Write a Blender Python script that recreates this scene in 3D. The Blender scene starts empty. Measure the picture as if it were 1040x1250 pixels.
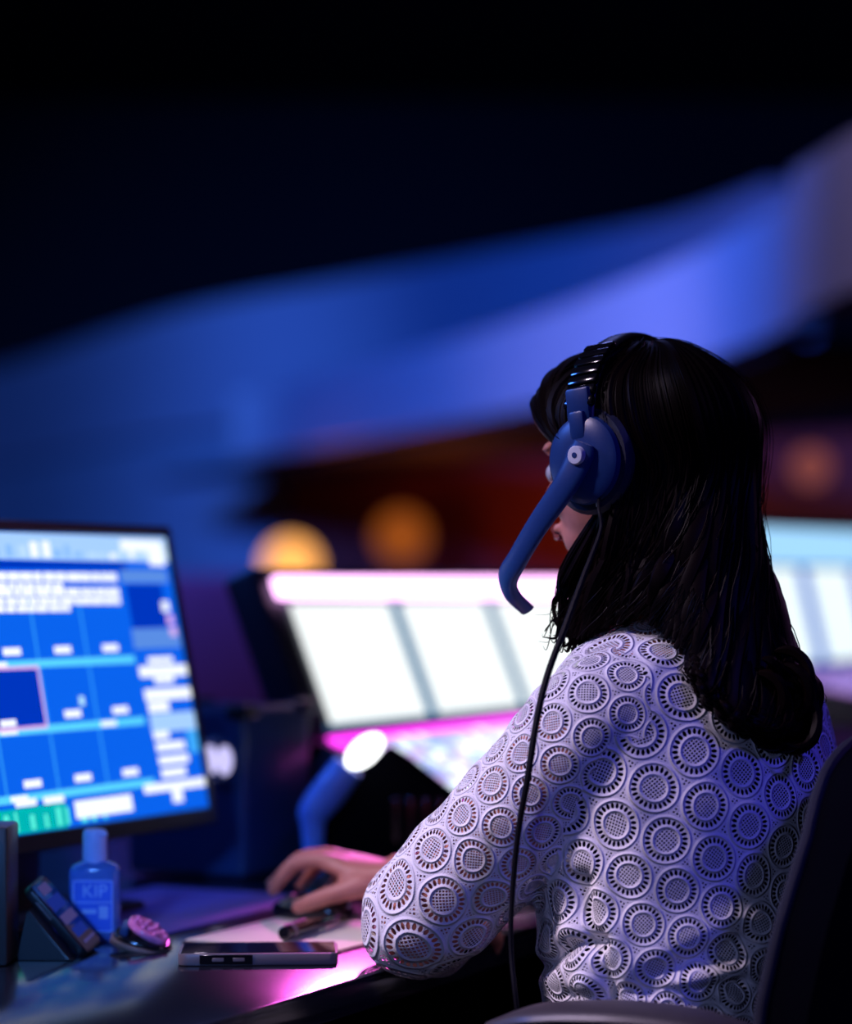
import bpy, bmesh, math, random
import numpy as np
from mathutils import Vector, Matrix, noise
random.seed(7); np.random.seed(7)
S = bpy.context.scene
COL = S.collection
PI = math.pi
# ------------------------------------------------------------------ camera, world, lights, exposure
cam_d = bpy.data.cameras.new('camera'); cam = bpy.data.objects.new('camera', cam_d); COL.objects.link(cam)
CZ, HOR, FPX = 1.13, 720.0, 2951.4          # camera height (m), horizon row, focal length in pixels of a 1250 px high frame
cam.location = (0, 0, CZ); cam.rotation_euler = (PI / 2, 0, 0)
cam_d.lens = 85; cam_d.sensor_width = 36; cam_d.sensor_height = 36; cam_d.sensor_fit = 'AUTO'
cam_d.shift_y = (HOR - 625) / 1250
cam_d.clip_start = 0.05; cam_d.clip_end = 100
cam_d.dof.use_dof = True; cam_d.dof.focus_distance = 2.42; cam_d.dof.aperture_fstop = 1.7
S.camera = cam
w = bpy.data.worlds.new('hall_dark'); S.world = w; w.use_nodes = True
w.node_tree.nodes['Background'].inputs[0].default_value = (0.01, 0.012, 0.04, 1)
w.node_tree.nodes['Background'].inputs[1].default_value = 0.1
S.view_settings.view_transform = 'Standard'; S.view_settings.look = 'None'
S.view_settings.exposure = 0; S.view_settings.gamma = 1; S.view_settings.use_curve_mapping = False
try:
    S.cycles.use_denoising = True
    S.cycles.max_bounces = 8; S.cycles.transparent_max_bounces = 16
    S.cycles.sample_clamp_indirect = 4
except Exception: pass

def lamp(name, kind, loc, target, power, color, size=0.3, angle=60, blend=0.5):
    l = bpy.data.lights.new(name, kind); l.energy = power; l.color = color
    if kind == 'SPOT': l.spot_size = math.radians(angle); l.spot_blend = blend; l.shadow_soft_size = size
    if kind == 'AREA': l.size = size
    if kind == 'POINT': l.shadow_soft_size = size
    o = bpy.data.objects.new(name, l); COL.objects.link(o); o.location = loc
    o.rotation_euler = (Vector(target) - Vector(loc)).to_track_quat('-Z', 'Y').to_euler()
    return o
# stage lanterns hung around the control desk; unseen fill lamps added among them
lamp('stage_light_key', 'SPOT', (-2.7, 1.75, 3.9), (0.0, 2.47, 0.93), 1050, (0.93, 0.73, 1.0), 0.30, 14, 1.0)
lamp('stage_light_blue_right', 'SPOT', (2.3, -1.6, 4.6), (0.40, 2.4, 0.93), 520, (0.07, 0.06, 1.0), 0.3, 11, 1.0)
lamp('fill_front_blue', 'SPOT', (-1.5, -2.2, 2.0), (0.16, 2.4, 0.78), 165, (0.34, 0.42, 1.0), 0.3, 9.5, 1.0)  # unseen spot added as bluish fill on the lower back
lamp('fill_bottle_blue', 'SPOT', (-0.95, -1.6, 2.1), (-0.38, 2.65, 0.80), 620, (0.10, 0.32, 1.0), 0.2, 6.0, 0.8)  # unseen narrow spot added to brighten the bottle and things near it
lamp('fill_left_blue', 'SPOT', (-3.8, 3.3, 3.5), (-0.0, 2.6, 0.9), 300, (0.05, 0.20, 1.0), 0.3, 30)  # unseen blue spot added where the monitor's own glow is too weak
lamp('stage_light_pink_back', 'SPOT', (0.2, 7.6, 3.6), (-0.03, 2.80, 0.76), 720, (1.0, 0.12, 0.75), 0.08, 4.6, 0.5)
lamp('stage_light_rim_right', 'SPOT', (3.2, 5.6, 2.6), (0.3, 2.5, 1.1), 25, (0.7, 0.3, 0.9), 0.2, 25)
lamp('fill_hall_blue', 'POINT', (0, 6.5, 4.5), (0, 0, 0), 40, (0.25, 0.3, 1.0), 0.4)  # unseen lamp added to lift the black ceiling and give blue ambient
lamp('balcony_light_blue', 'SPOT', (-4.0, 4.0, 5.0), (0.0, 14.0, 2.3), 5000, (0.020, 0.13, 1.0), 0.3, 70, 0.8)
lamp('fill_rear_wall', 'SPOT', (-5.0, 9.0, 5.0), (-3.2, 21.0, 1.6), 3800, (0.06, 0.18, 0.8), 0.3, 50, 0.8)  # unseen spot added to brighten the rear wall at the left
lamp('balcony_light_lilac', 'SPOT', (-2.6, 6.0, 1.6), (0.75, 10.6, 2.15), 480, (0.62, 0.50, 1.0), 0.3, 34, 1.0)
lamp('balcony_light_end', 'SPOT', (0.4, 2.0, 5.5), (1.35, 7.4, 2.25), 850, (0.50, 0.36, 0.80), 0.3, 22, 1.0)

# ------------------------------------------------------------------ helpers
def at(px, py, Y):
    return Vector(((px - 520) / FPX * Y, Y, CZ - (py - HOR) / FPX * Y))
def onplane(px, py, p0, nrm):
    d = Vector(((px - 520) / FPX, 1, -(py - HOR) / FPX)); o = Vector((0, 0, CZ))
    return o + d * ((Vector(p0) - o).dot(nrm) / d.dot(nrm))
def lerp(a, b, t): return a + (b - a) * t

def mesh_obj(name, bm, mat=None, parent=None, smooth=True):
    me = bpy.data.meshes.new(name)
    if isinstance(bm, bmesh.types.BMesh):
        bmesh.ops.recalc_face_normals(bm, faces=bm.faces[:])
        bm.to_mesh(me); bm.free()
    else:
        me.from_pydata([tuple(v) for v in bm[0]], [], [tuple(f) for f in bm[1]]); me.update()
    o = bpy.data.objects.new(name, me); COL.objects.link(o)
    for m in (mat if isinstance(mat, (list, tuple)) else [mat]):
        if m: me.materials.append(m)
    if smooth is True:
        me.polygons.foreach_set('use_smooth', [True] * len(me.polygons))
        try: me.set_sharp_from_angle(angle=math.radians(40))
        except Exception: pass
    if parent: o.parent = parent; o.matrix_parent_inverse = world_of(parent).inverted()
    return o
def world_of(o):
    m = o.matrix_basis.copy()
    while o.parent:
        m = o.parent.matrix_basis @ o.matrix_parent_inverse @ m if False else (o.parent.matrix_basis @ (o.matrix_parent_inverse @ m))
        o = o.parent
    return m
def tag(o, label, cat, group=None):
    o['label'] = label; o['category'] = cat
    if group: o['group'] = group
    return o
def thing(name, label, cat, loc=(0, 0, 0), rz=0, group=None):
    o = bpy.data.objects.new(name, None); COL.objects.link(o)
    o.empty_display_size = 0.05; o.location = loc; o.rotation_euler = (0, 0, rz)
    return tag(o, label, cat, group)
def struct(name, bm, mat, smooth=True):
    o = mesh_obj(name, bm, mat, None, smooth); o['kind'] = 'structure'; return o
def copy_tree(o, loc, rz, label=None):
    c = o.copy(); COL.objects.link(c); c.location = loc; c.rotation_euler = (0, 0, rz)
    if label: c['label'] = label
    for ch in list(o.children):
        k = ch.copy(); COL.objects.link(k); k.parent = c
        for g in list(ch.children):
            h = g.copy(); COL.objects.link(h); h.parent = k
    return c

def B(): return bmesh.new()
def add_box(bm, c, size, M=None, bevel=0.0, seg=2):
    r = bmesh.ops.create_cube(bm, size=1.0); vs = r['verts']
    bmesh.ops.scale(bm, vec=Vector(size), verts=vs)
    if bevel > 0:
        es = list({e for v in vs for e in v.link_edges})
        rr = bmesh.ops.bevel(bm, geom=es, offset=bevel, segments=seg, profile=0.5, affect='EDGES')
        vs = list({v for f in rr['faces'] for v in f.verts} | {v for v in vs if v.is_valid})
    T = Matrix.Translation(Vector(c)) if M is None else (M @ Matrix.Translation(Vector(c)))
    bmesh.ops.transform(bm, matrix=T, verts=vs)
    return bm
def frame(o, x, y, z):
    m = Matrix.Identity(4)
    for i, v in enumerate((Vector(x).normalized(), Vector(y).normalized(), Vector(z).normalized(), Vector(o))):
        for r in range(3): m[r][i] = v[r]
    return m
def add_lathe(bm, prof, n=24, M=None, sx=1.0, sy=1.0):
    M = M or Matrix.Identity(4); rings = []
    for r, z in prof:
        if r < 1e-6: rings.append([bm.verts.new(M @ Vector((0, 0, z)))])
        else: rings.append([bm.verts.new(M @ Vector((r * sx * math.cos(2 * PI * i / n), r * sy * math.sin(2 * PI * i / n), z))) for i in range(n)])
    for A, C in zip(rings, rings[1:]):
        if len(A) == 1 and len(C) == 1: continue
        for i in range(n):
            j = (i + 1) % n
            if len(A) == 1: bm.faces.new((A[0], C[i], C[j]))
            elif len(C) == 1: bm.faces.new((A[i], A[j], C[0]))
            else: bm.faces.new((A[i], A[j], C[j], C[i]))
    if len(rings[0]) > 1: bm.faces.new(rings[0][::-1])
    if len(rings[-1]) > 1: bm.faces.new(rings[-1])
    return bm
def spline(pts, n):
    """Catmull-Rom through rows of any length"""
    P = np.array([list(p) for p in pts], float)
    P = np.vstack([2 * P[0] - P[1], P, 2 * P[-1] - P[-2]])
    k = len(P) - 3; out = []
    for t in np.linspace(0, k, n):
        i = min(int(t), k - 1); f = t - i
        a, b, c, d = P[i:i + 4]
        out.append(0.5 * (2 * b + (c - a) * f + (2 * a - 5 * b + 4 * c - d) * f * f + (3 * b - a - 3 * c + d) * f ** 3))
    return np.array(out)
def tube_arrays(path, ra, rb=None, n=10, ref=(0, 0, 1), cap=True, V=None, F=None):
    """tube along path; ra across (side), rb along ref-ish normal; returns verts, faces"""
    V = [] if V is None else V; F = [] if F is None else F
    P = np.asarray(path, float); m = len(P)
    ra = np.broadcast_to(np.asarray(ra, float), (m,)); rb = ra if rb is None else np.broadcast_to(np.asarray(rb, float), (m,))
    T = np.gradient(P, axis=0); T /= np.linalg.norm(T, axis=1)[:, None] + 1e-12
    up = np.array(ref, float); base = len(V)
    ang = np.linspace(0, 2 * PI, n, endpoint=False)
    prev = None
    for i in range(m):
        t = T[i]
        u = up if prev is None else prev
        u = u - t * u.dot(t)
        if np.linalg.norm(u) < 1e-6: u = np.cross(t, [1, 0, 0])
        u /= np.linalg.norm(u); prev = u; s = np.cross(t, u)
        for a in ang: V.append(P[i] + s * ra[i] * math.cos(a) + u * rb[i] * math.sin(a))
    for i in range(m - 1):
        for j in range(n):
            k = (j + 1) % n
            F.append((base + i * n + j, base + i * n + k, base + (i + 1) * n + k, base + (i + 1) * n + j))
    if cap:
        F.append(tuple(base + j for j in range(n))[::-1]); F.append(tuple(base + (m - 1) * n + j for j in range(n)))
    return V, F
def tube_obj(name, pts, ra, mat, parent=None, n=10, res=24, rb=None, ref=(0, 0, 1)):
    P = spline(pts, res)
    f = lambda r: None if r is None else (r if np.isscalar(r) else np.interp(np.linspace(0, 1, res), np.linspace(0, 1, len(r)), r))
    V, F = tube_arrays(P, f(ra), f(rb), n, ref)
    return mesh_obj(name, (V, F), mat, parent)
def ellipsoid_arrays(c, R, ax, V, F, nu=20, nv=14):
    """R radii along the three axes ax"""
    base = len(V); c = np.array(c, float); A = [np.array(a, float) for a in ax]
    V.append(c + A[2] * R[2])
    for i in range(1, nv):
        p = PI * i / nv
        for j in range(nu):
            q = 2 * PI * j / nu
            V.append(c + A[0] * R[0] * math.sin(p) * math.cos(q) + A[1] * R[1] * math.sin(p) * math.sin(q) + A[2] * R[2] * math.cos(p))
    V.append(c - A[2] * R[2]); last = len(V) - 1
    for j in range(nu):
        k = (j + 1) % nu
        F.append((base, base + 1 + j, base + 1 + k))
        for i in range(nv - 2):
            a = base + 1 + i * nu
            F.append((a + j, a + nu + j, a + nu + k, a + k))
        a = base + 1 + (nv - 2) * nu
        F.append((a + j, last, a + k))
def ring_loft(rings, n, V, F):
    """rings: (centre, xaxis, yaxis, a, b)"""
    base = len(V)
    for c, x, y, a, b in rings:
        for j in range(n):
            q = 2 * PI * j / n
            V.append(np.array(c) + np.array(x) * a * math.cos(q) + np.array(y) * b * math.sin(q))
    for i in range(len(rings) - 1):
        for j in range(n):
            k = (j + 1) % n
            F.append((base + i * n + j, base + i * n + k, base + (i + 1) * n + k, base + (i + 1) * n + j))
    F.append(tuple(base + j for j in range(n))[::-1]); F.append(tuple(base + (len(rings) - 1) * n + j for j in range(n)))
def remeshed(V, F, voxel, smooth_it=6, factor=0.5):
    me = bpy.data.meshes.new('tmp'); me.from_pydata([tuple(v) for v in V], [], F); me.update()
    o = bpy.data.objects.new('tmp', me); COL.objects.link(o)
    m = o.modifiers.new('r', 'REMESH'); m.mode = 'VOXEL'; m.voxel_size = voxel
    s = o.modifiers.new('s', 'SMOOTH'); s.factor = factor; s.iterations = smooth_it
    dg = bpy.context.evaluated_depsgraph_get(); dg.update()
    out = bpy.data.meshes.new_from_object(o.evaluated_get(dg))
    bpy.data.objects.remove(o); bpy.data.meshes.remove(me)
    return out

# ------------------------------------------------------------------ materials
def new_mat(name):
    m = bpy.data.materials.new(name); m.use_nodes = True
    return m, m.node_tree, m.node_tree.nodes['Principled BSDF']
def pmat(name, col, rough=0.5, metal=0.0, spec=0.5, noise_amt=0.15, nscale=40, bump=0.0, coat=0.0, emit=None, estr=1.0):
    m, nt, b = new_mat(name)
    b.inputs['Roughness'].default_value = rough; b.inputs['Metallic'].default_value = metal
    b.inputs['Specular IOR Level'].default_value = spec; b.inputs['Coat Weight'].default_value = coat
    tc = nt.nodes.new('ShaderNodeTexCoord'); n = nt.nodes.new('ShaderNodeTexNoise')
    n.inputs['Scale'].default_value = nscale; n.inputs['Detail'].default_value = 3
    nt.links.new(tc.outputs['Object'], n.inputs['Vector'])
    r = nt.nodes.new('ShaderNodeMapRange'); r.inputs[3].default_value = 1 - noise_amt; r.inputs[4].default_value = 1 + noise_amt
    nt.links.new(n.outputs['Fac'], r.inputs[0])
    mx = nt.nodes.new('ShaderNodeMix'); mx.data_type = 'RGBA'; mx.blend_type = 'MULTIPLY'; mx.inputs[0].default_value = 1
    mx.inputs[6].default_value = (*col, 1); nt.links.new(r.outputs[0], mx.inputs[7])
    nt.links.new(mx.outputs[2], b.inputs['Base Color'])
    if bump:
        bp = nt.nodes.new('ShaderNodeBump'); bp.inputs['Strength'].default_value = bump; bp.inputs['Distance'].default_value = 0.002
        nt.links.new(n.outputs['Fac'], bp.inputs['Height']); nt.links.new(bp.outputs[0], b.inputs['Normal'])
    if emit: b.inputs['Emission Color'].default_value = (*emit, 1); b.inputs['Emission Strength'].default_value = estr
    return m
def emat(name, col, strength):
    m = bpy.data.materials.new(name); m.use_nodes = True; nt = m.node_tree; nt.nodes.clear()
    e = nt.nodes.new('ShaderNodeEmission'); o = nt.nodes.new('ShaderNodeOutputMaterial')
    e.inputs[0].default_value = (*col, 1); e.inputs[1].default_value = strength
    nt.links.new(e.outputs[0], o.inputs[0]); return m
def screen_mat(name, strength):
    """flat emissive print: colours come from a face colour attribute"""
    m = bpy.data.materials.new(name); m.use_nodes = True; nt = m.node_tree; nt.nodes.clear()
    a = nt.nodes.new('ShaderNodeAttribute'); a.attribute_name = 'ink'
    e = nt.nodes.new('ShaderNodeEmission'); o = nt.nodes.new('ShaderNodeOutputMaterial')
    nt.links.new(a.outputs['Color'], e.inputs[0]); e.inputs[1].default_value = strength
    nt.links.new(e.outputs[0], o.inputs[0]); return m
def srgb(r, g, b):
    f = lambda c: (c / 255 / 12.92) if c / 255 <= 0.04045 else ((c / 255 + 0.055) / 1.055) ** 2.4
    return (f(r), f(g), f(b))

MAT = {}
MAT['black_plastic'] = pmat('black_plastic', (0.012, 0.012, 0.016), 0.38, noise_amt=0.2, nscale=300, bump=0.02)
MAT['black_gloss'] = pmat('black_gloss', (0.006, 0.006, 0.009), 0.12, coat=0.3)
MAT['navy_plastic'] = pmat('navy_plastic', (0.02, 0.05, 0.16), 0.34, noise_amt=0.1)
MAT['headset_blue'] = pmat('headset_blue', (0.010, 0.040, 0.17), 0.36, noise_amt=0.1, nscale=200, bump=0.02)
MAT['cushion'] = pmat('cushion', (0.01, 0.015, 0.04), 0.55, noise_amt=0.3, nscale=150, bump=0.2)
MAT['white_badge'] = pmat('white_badge', (0.65, 0.68, 0.75), 0.4)
MAT['steel'] = pmat('steel', (0.4, 0.4, 0.45), 0.3, metal=1.0)
MAT['cable'] = pmat('cable', (0.005, 0.004, 0.006), 0.6, spec=0.15)
MAT['chair_fabric'] = pmat('chair_fabric', (0.003, 0.003, 0.005), 0.9, noise_amt=0.4, nscale=500, bump=0.2, spec=0.0)
MAT['chair_pad'] = pmat('chair_pad', (0.05, 0.04, 0.042), 0.42, noise_amt=0.15, nscale=90, bump=0.05)
MAT['skin'] = pmat('skin', (0.54, 0.20, 0.14), 0.5, noise_amt=0.12, nscale=60, bump=0.05)
MAT['underlayer'] = pmat('underlayer', (0.014, 0.008, 0.03), 0.8, spec=0.1)
MAT['trousers'] = pmat('trousers', (0.012, 0.012, 0.02), 0.8, nscale=300, bump=0.1)
MAT['shoe'] = pmat('shoe', (0.01, 0.01, 0.012), 0.35)
MAT['eye'] = pmat('eye', (0.5, 0.5, 0.52), 0.2)
MAT['lips'] = pmat('lips', (0.42, 0.12, 0.12), 0.4)
MAT['paper'] = pmat('paper', (0.78, 0.72, 0.56), 0.7, noise_amt=0.04)
MAT['mat_fabric'] = pmat('mat_fabric', (0.26, 0.14, 0.50), 0.75, nscale=600, noise_amt=0.3, bump=0.1)
MAT['bottle_cap'] = pmat('bottle_cap', (0.40, 0.50, 0.95), 0.35)
MAT['label_blue'] = pmat('label_blue', (0.04, 0.14, 0.8), 0.4)
MAT['label_white'] = pmat('label_white', (0.35, 0.5, 0.95), 0.4)
MAT['brown_case'] = pmat('brown_case', (0.16, 0.10, 0.085), 0.5)
MAT['silver_edge'] = pmat('silver_edge', (0.17, 0.13, 0.14), 0.35)
MAT['tan'] = pmat('tan', (0.5, 0.33, 0.2), 0.5)
MAT['pink_grip'] = pmat('pink_grip', (0.8, 0.22, 0.5), 0.2, noise_amt=0.4, nscale=120, coat=0.5)
MAT['console_body'] = pmat('console_body', (0.02, 0.022, 0.05), 0.4, noise_amt=0.1)
MAT['balcony'] = pmat('balcony', (0.55, 0.55, 0.58), 0.7, noise_amt=0.05, nscale=1.2)
MAT['bulkhead'] = pmat('bulkhead', (0.30, 0.32, 0.40), 0.8, noise_amt=0.06, nscale=0.8)
MAT['slate'] = pmat('slate', (0.28, 0.34, 0.42), 0.85, noise_amt=0.08, nscale=0.8)
MAT['red_wall'] = pmat('red_wall', (0.16, 0.022, 0.02), 0.8, noise_amt=0.25, nscale=1.0)
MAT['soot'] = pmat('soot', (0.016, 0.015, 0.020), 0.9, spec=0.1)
MAT['carpet'] = pmat('carpet', (0.012, 0.010, 0.022), 0.95, nscale=200, noise_amt=0.4, bump=0.3, spec=0.1)
MAT['seat_purple'] = pmat('seat_purple', (0.30, 0.10, 0.22), 0.8, nscale=100)

# glossy desk top
m, nt, b = new_mat('desk_laminate'); MAT['desk'] = m
b.inputs['Base Color'].default_value = (0.010, 0.011, 0.018, 1); b.inputs['Roughness'].default_value = 0.2
tc = nt.nodes.new('ShaderNodeTexCoord'); nz = nt.nodes.new('ShaderNodeTexNoise'); nz.inputs['Scale'].default_value = 900
nt.links.new(tc.outputs['Object'], nz.inputs['Vector'])
rr = nt.nodes.new('ShaderNodeMapRange'); rr.inputs[3].default_value = 0.10; rr.inputs[4].default_value = 0.20
nt.links.new(nz.outputs[0], rr.inputs[0]); nt.links.new(rr.outputs[0], b.inputs['Roughness'])
# clear gel bottle
m, nt, b = new_mat('clear_gel'); MAT['gel'] = m
b.inputs['Base Color'].default_value = (0.16, 0.36, 1.0, 1); b.inputs['Roughness'].default_value = 0.12
b.inputs['Transmission Weight'].default_value = 0.55; b.inputs['IOR'].default_value = 1.4
# phone glass
MAT['phone_glass'] = pmat('phone_glass', (0.01, 0.01, 0.02), 0.05, coat=0.5)
# hair
m, nt, b = new_mat('dark_hair'); MAT['hair'] = m
b.inputs['Roughness'].default_value = 0.45; b.inputs['Specular IOR Level'].default_value = 0.05
tc = nt.nodes.new('ShaderNodeTexCoord'); nz = nt.nodes.new('ShaderNodeTexNoise'); nz.inputs['Scale'].default_value = 25
nt.links.new(tc.outputs['Object'], nz.inputs['Vector'])
cr = nt.nodes.new('ShaderNodeValToRGB'); cr.color_ramp.elements[0].color = (0.002, 0.001, 0.0015, 1); cr.color_ramp.elements[1].color = (0.007, 0.0024, 0.0024, 1)
nt.links.new(nz.outputs[0], cr.inputs[0]); nt.links.new(cr.outputs[0], b.inputs['Base Color'])

# lace: rings of eyelets on a hexagonal lattice, in metres of cloth (UV)
def lace_material():
    m, nt, b = new_mat('lace'); L = nt.links
    def val(x, sock):
        if isinstance(x, (int, float)): sock.default_value = x
        else: L.new(x, sock)
    def M(op, a, b_=None, c=None):
        n = nt.nodes.new('ShaderNodeMath'); n.operation = op
        val(a, n.inputs[0])
        if b_ is not None: val(b_, n.inputs[1])
        if c is not None: val(c, n.inputs[2])
        return n.outputs[0]
    uv = nt.nodes.new('ShaderNodeUVMap'); uv.uv_map = 'cloth'
    sp = nt.nodes.new('ShaderNodeSeparateXYZ')
    # slight hand-made wobble
    nz = nt.nodes.new('ShaderNodeTexNoise'); nz.inputs['Scale'].default_value = 18; nz.inputs['Detail'].default_value = 1
    L.new(uv.outputs[0], nz.inputs['Vector'])
    vs = nt.nodes.new('ShaderNodeVectorMath'); vs.operation = 'MULTIPLY_ADD'
    L.new(nz.outputs['Color'], vs.inputs[0]); vs.inputs[1].default_value = (0.006, 0.006, 0); L.new(uv.outputs[0], vs.inputs[2])
    L.new(vs.outputs[0], sp.inputs[0])
    u, v = sp.outputs[0], sp.outputs[1]
    p = 0.0475; W = p * math.sqrt(3)
    def cell(u, v, ou, ov):
        cu = M('DIVIDE', M('ADD', u, ou), W); cv = M('DIVIDE', M('ADD', v, ov), p)
        x = M('MULTIPLY', M('SUBTRACT', M('FRACT', cu), 0.5), W); y = M('MULTIPLY', M('SUBTRACT', M('FRACT', cv), 0.5), p)
        return x, y, M('SQRT', M('ADD', M('MULTIPLY', x, x), M('MULTIPLY', y, y))), M('ADD', M('MULTIPLY', M('FLOOR', cu), 3.7), M('MULTIPLY', M('FLOOR', cv), 1.9))
    xa, ya, ra, ia = cell(u, v, 10.0, 10.0); xb, yb, rb, ib = cell(u, v, 10.0 + W / 2, 10.0 + p / 2)
    sel = M('LESS_THAN', rb, ra)
    mixf = lambda a, b_: M('ADD', a, M('MULTIPLY', sel, M('SUBTRACT', b_, a)))
    x, y, r, idx = mixf(xa, xb), mixf(ya, yb), M('MINIMUM', ra, rb), mixf(ia, ib)
    th = M('ARCTAN2', y, x)
    step = lambda e0, e1, t: (lambda n: (val(t, n.inputs[0]), val(e0, n.inputs[1]), val(e1, n.inputs[2]), setattr(n, 'interpolation_type', 'SMOOTHSTEP'), n.outputs[0])[-1])(nt.nodes.new('ShaderNodeMapRange'))
    # eyelets
    N = 24
    fr = M('SUBTRACT', M('FRACT', M('ADD', M('MULTIPLY', th, N / (2 * PI)), 50.0)), 0.5)
    ex = M('DIVIDE', M('MULTIPLY', M('MULTIPLY', fr, 2 * PI / N), r), 0.00138)
    ey = M('DIVIDE', M('SUBTRACT', r, 0.0167), 0.0025)
    e2 = M('ADD', M('MULTIPLY', ex, ex), M('MULTIPLY', ey, ey))
    eye = step(1.25, 0.75, e2)
    # centre mesh of slots, turned differently in each rosette
    wn = nt.nodes.new('ShaderNodeTexWhiteNoise'); wn.noise_dimensions = '1D'; L.new(idx, wn.inputs['W'])
    ang = M('ADD', M('MULTIPLY', wn.outputs['Value'], 0.9), 0.1)
    ca, sa = M('COSINE', ang), M('SINE', ang)
    xr = M('ADD', M('MULTIPLY', x, ca), M('MULTIPLY', y, sa)); yr = M('SUBTRACT', M('MULTIPLY', y, ca), M('MULTIPLY', x, sa))
    def slots(x, y, px_, py_, wx, wy):
        fx = M('ABSOLUTE', M('SUBTRACT', M('FRACT', M('ADD', M('DIVIDE', x, px_), 50.5)), 0.5))
        fy = M('ABSOLUTE', M('SUBTRACT', M('FRACT', M('ADD', M('DIVIDE', y, py_), 50.5)), 0.5))
        return M('MULTIPLY', step(wx + 0.08, wx - 0.08, fx), step(wy + 0.08, wy - 0.08, fy))
    mesh = M('MULTIPLY', slots(xr, yr, 0.0029, 0.0027, 0.30, 0.27), step(0.0104, 0.0096, r))
    fill = M('MULTIPLY', slots(M('ADD', u, v), M('SUBTRACT', u, v), 0.0046, 0.0046, 0.24, 0.24), step(0.0246, 0.0254, r))
    hole = M('MINIMUM', M('ADD', M('ADD', eye, mesh), fill), 1.0)
    gauss = lambda c, s: M('EXPONENT', M('MULTIPLY', M('POWER', M('ABSOLUTE', M('DIVIDE', M('SUBTRACT', r, c), s)), 2.0), -1.0))
    h = M('ADD', M('ADD', gauss(0.0212, 0.0012), M('MULTIPLY', gauss(0.0122, 0.0014), 1.0)), M('MULTIPLY', hole, -1.2))
    th_n = nt.nodes.new('ShaderNodeTexNoise'); th_n.inputs['Scale'].default_value = 900; th_n.inputs['Detail'].default_value = 2
    L.new(uv.outputs[0], th_n.inputs['Vector'])
    h = M('ADD', h, M('MULTIPLY', th_n.outputs['Fac'], 0.35))
    bp = nt.nodes.new('ShaderNodeBump'); bp.inputs['Strength'].default_value = 0.9; bp.inputs['Distance'].default_value = 0.0022
    L.new(h, bp.inputs['Height']); L.new(bp.outputs[0], b.inputs['Normal'])
    b.inputs['Base Color'].default_value = (0.74, 0.72, 0.74, 1); b.inputs['Roughness'].default_value = 0.85
    b.inputs['Specular IOR Level'].default_value = 0.2
    tr = nt.nodes.new('ShaderNodeBsdfTransparent'); mx = nt.nodes.new('ShaderNodeMixShader')
    out = nt.nodes['Material Output']
    L.new(hole, mx.inputs[0]); L.new(b.outputs[0], mx.inputs[1]); L.new(tr.outputs[0], mx.inputs[2]); L.new(mx.outputs[0], out.inputs[0])
    return m
MAT['lace'] = lace_material()

# ------------------------------------------------------------------ the hall
def quad_slab(bm, pts, thick=0.1):
    """extruded polygon, pts = 3D outline"""
    f = bm.faces.new([bm.verts.new(p) for p in pts]); bm.normal_update(); n = f.normal.copy()
    g = bmesh.ops.extrude_face_region(bm, geom=[f])
    bmesh.ops.translate(bm, vec=-n * thick, verts=[e for e in g['geom'] if isinstance(e, bmesh.types.BMVert)])
    return bm
struct('floor', add_box(B(), (0, 11, -0.05), (20, 36, 0.1)), MAT['carpet'], False)
struct('ceiling', add_box(B(), (0, 11, 7.05), (20, 36, 0.1)), MAT['soot'], False)
struct('wall_back', add_box(B(), (0, 29.05, 3.5), (20, 0.1, 7)), MAT['soot'], False)
struct('wall_left', add_box(B(), (-10.05, 11, 3.5), (0.1, 36, 7)), MAT['soot'], False)
struct('wall_right', add_box(B(), (10.05, 11, 3.5), (0.1, 36, 7)), MAT['soot'], False)
struct('wall_front', add_box(B(), (0, -7.05, 3.5), (20, 0.1, 7)), MAT['soot'], False)
def curved_wall(plan, z0, z1, thick, n=48, lip=0.0):
    """vertical wall that follows a plan curve; thickness goes away from the viewer"""
    P = spline(plan, n); T = np.gradient(P, axis=0); T /= np.linalg.norm(T, axis=1)[:, None]
    N = np.stack([-T[:, 1], T[:, 0]], 1)
    if (N[n // 2] @ P[n // 2]) < 0: N = -N
    V, F = [], []
    for p, q in zip(P, N):
        a = p; c = p + q * thick
        V += [(a[0], a[1], z0), (a[0], a[1], z1), (c[0], c[1], z1), (c[0], c[1], z0)]
    for i in range(n - 1):
        for j in range(4):
            k = (j + 1) % 4; F.append((4 * i + j, 4 * i + k, 4 * i + 4 + k, 4 * i + 4 + j))
    F.append((0, 1, 2, 3)); F.append(tuple(4 * (n - 1) + j for j in (3, 2, 1, 0)))
    return V, F
def pl(px, Y): return ((px - 520) / FPX * Y, Y)
bal = thing('balcony', 'pale curved balcony front lit lilac and blue, sweeping up to the right behind the head', 'balcony', (0.9, 10, 2.0))
mesh_obj('fascia', curved_wall([pl(285, 16.2), pl(380, 14.9), pl(470, 13.7), pl(640, 11.7), pl(800, 9.9), pl(900, 8.8), pl(948, 8.25), pl(966, 7.98)], 2.01, 2.44, 0.15), MAT['balcony'], bal)
V, F = curved_wall([pl(968, 7.9), pl(1000, 7.6), pl(1040, 7.25), pl(1100, 6.9)], 2.03, 2.50, 0.15, 16)
mesh_obj('end_panel', (V, F), MAT['balcony'], bal)
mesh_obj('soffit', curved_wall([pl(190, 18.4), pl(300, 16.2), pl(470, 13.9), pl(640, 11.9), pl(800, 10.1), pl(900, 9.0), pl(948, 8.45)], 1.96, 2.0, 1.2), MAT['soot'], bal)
up = thing('upper_bulkhead', 'deep blue curved upper bulkhead under the black ceiling, above the pale balcony front', 'bulkhead', (0, 17, 2.4))
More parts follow.
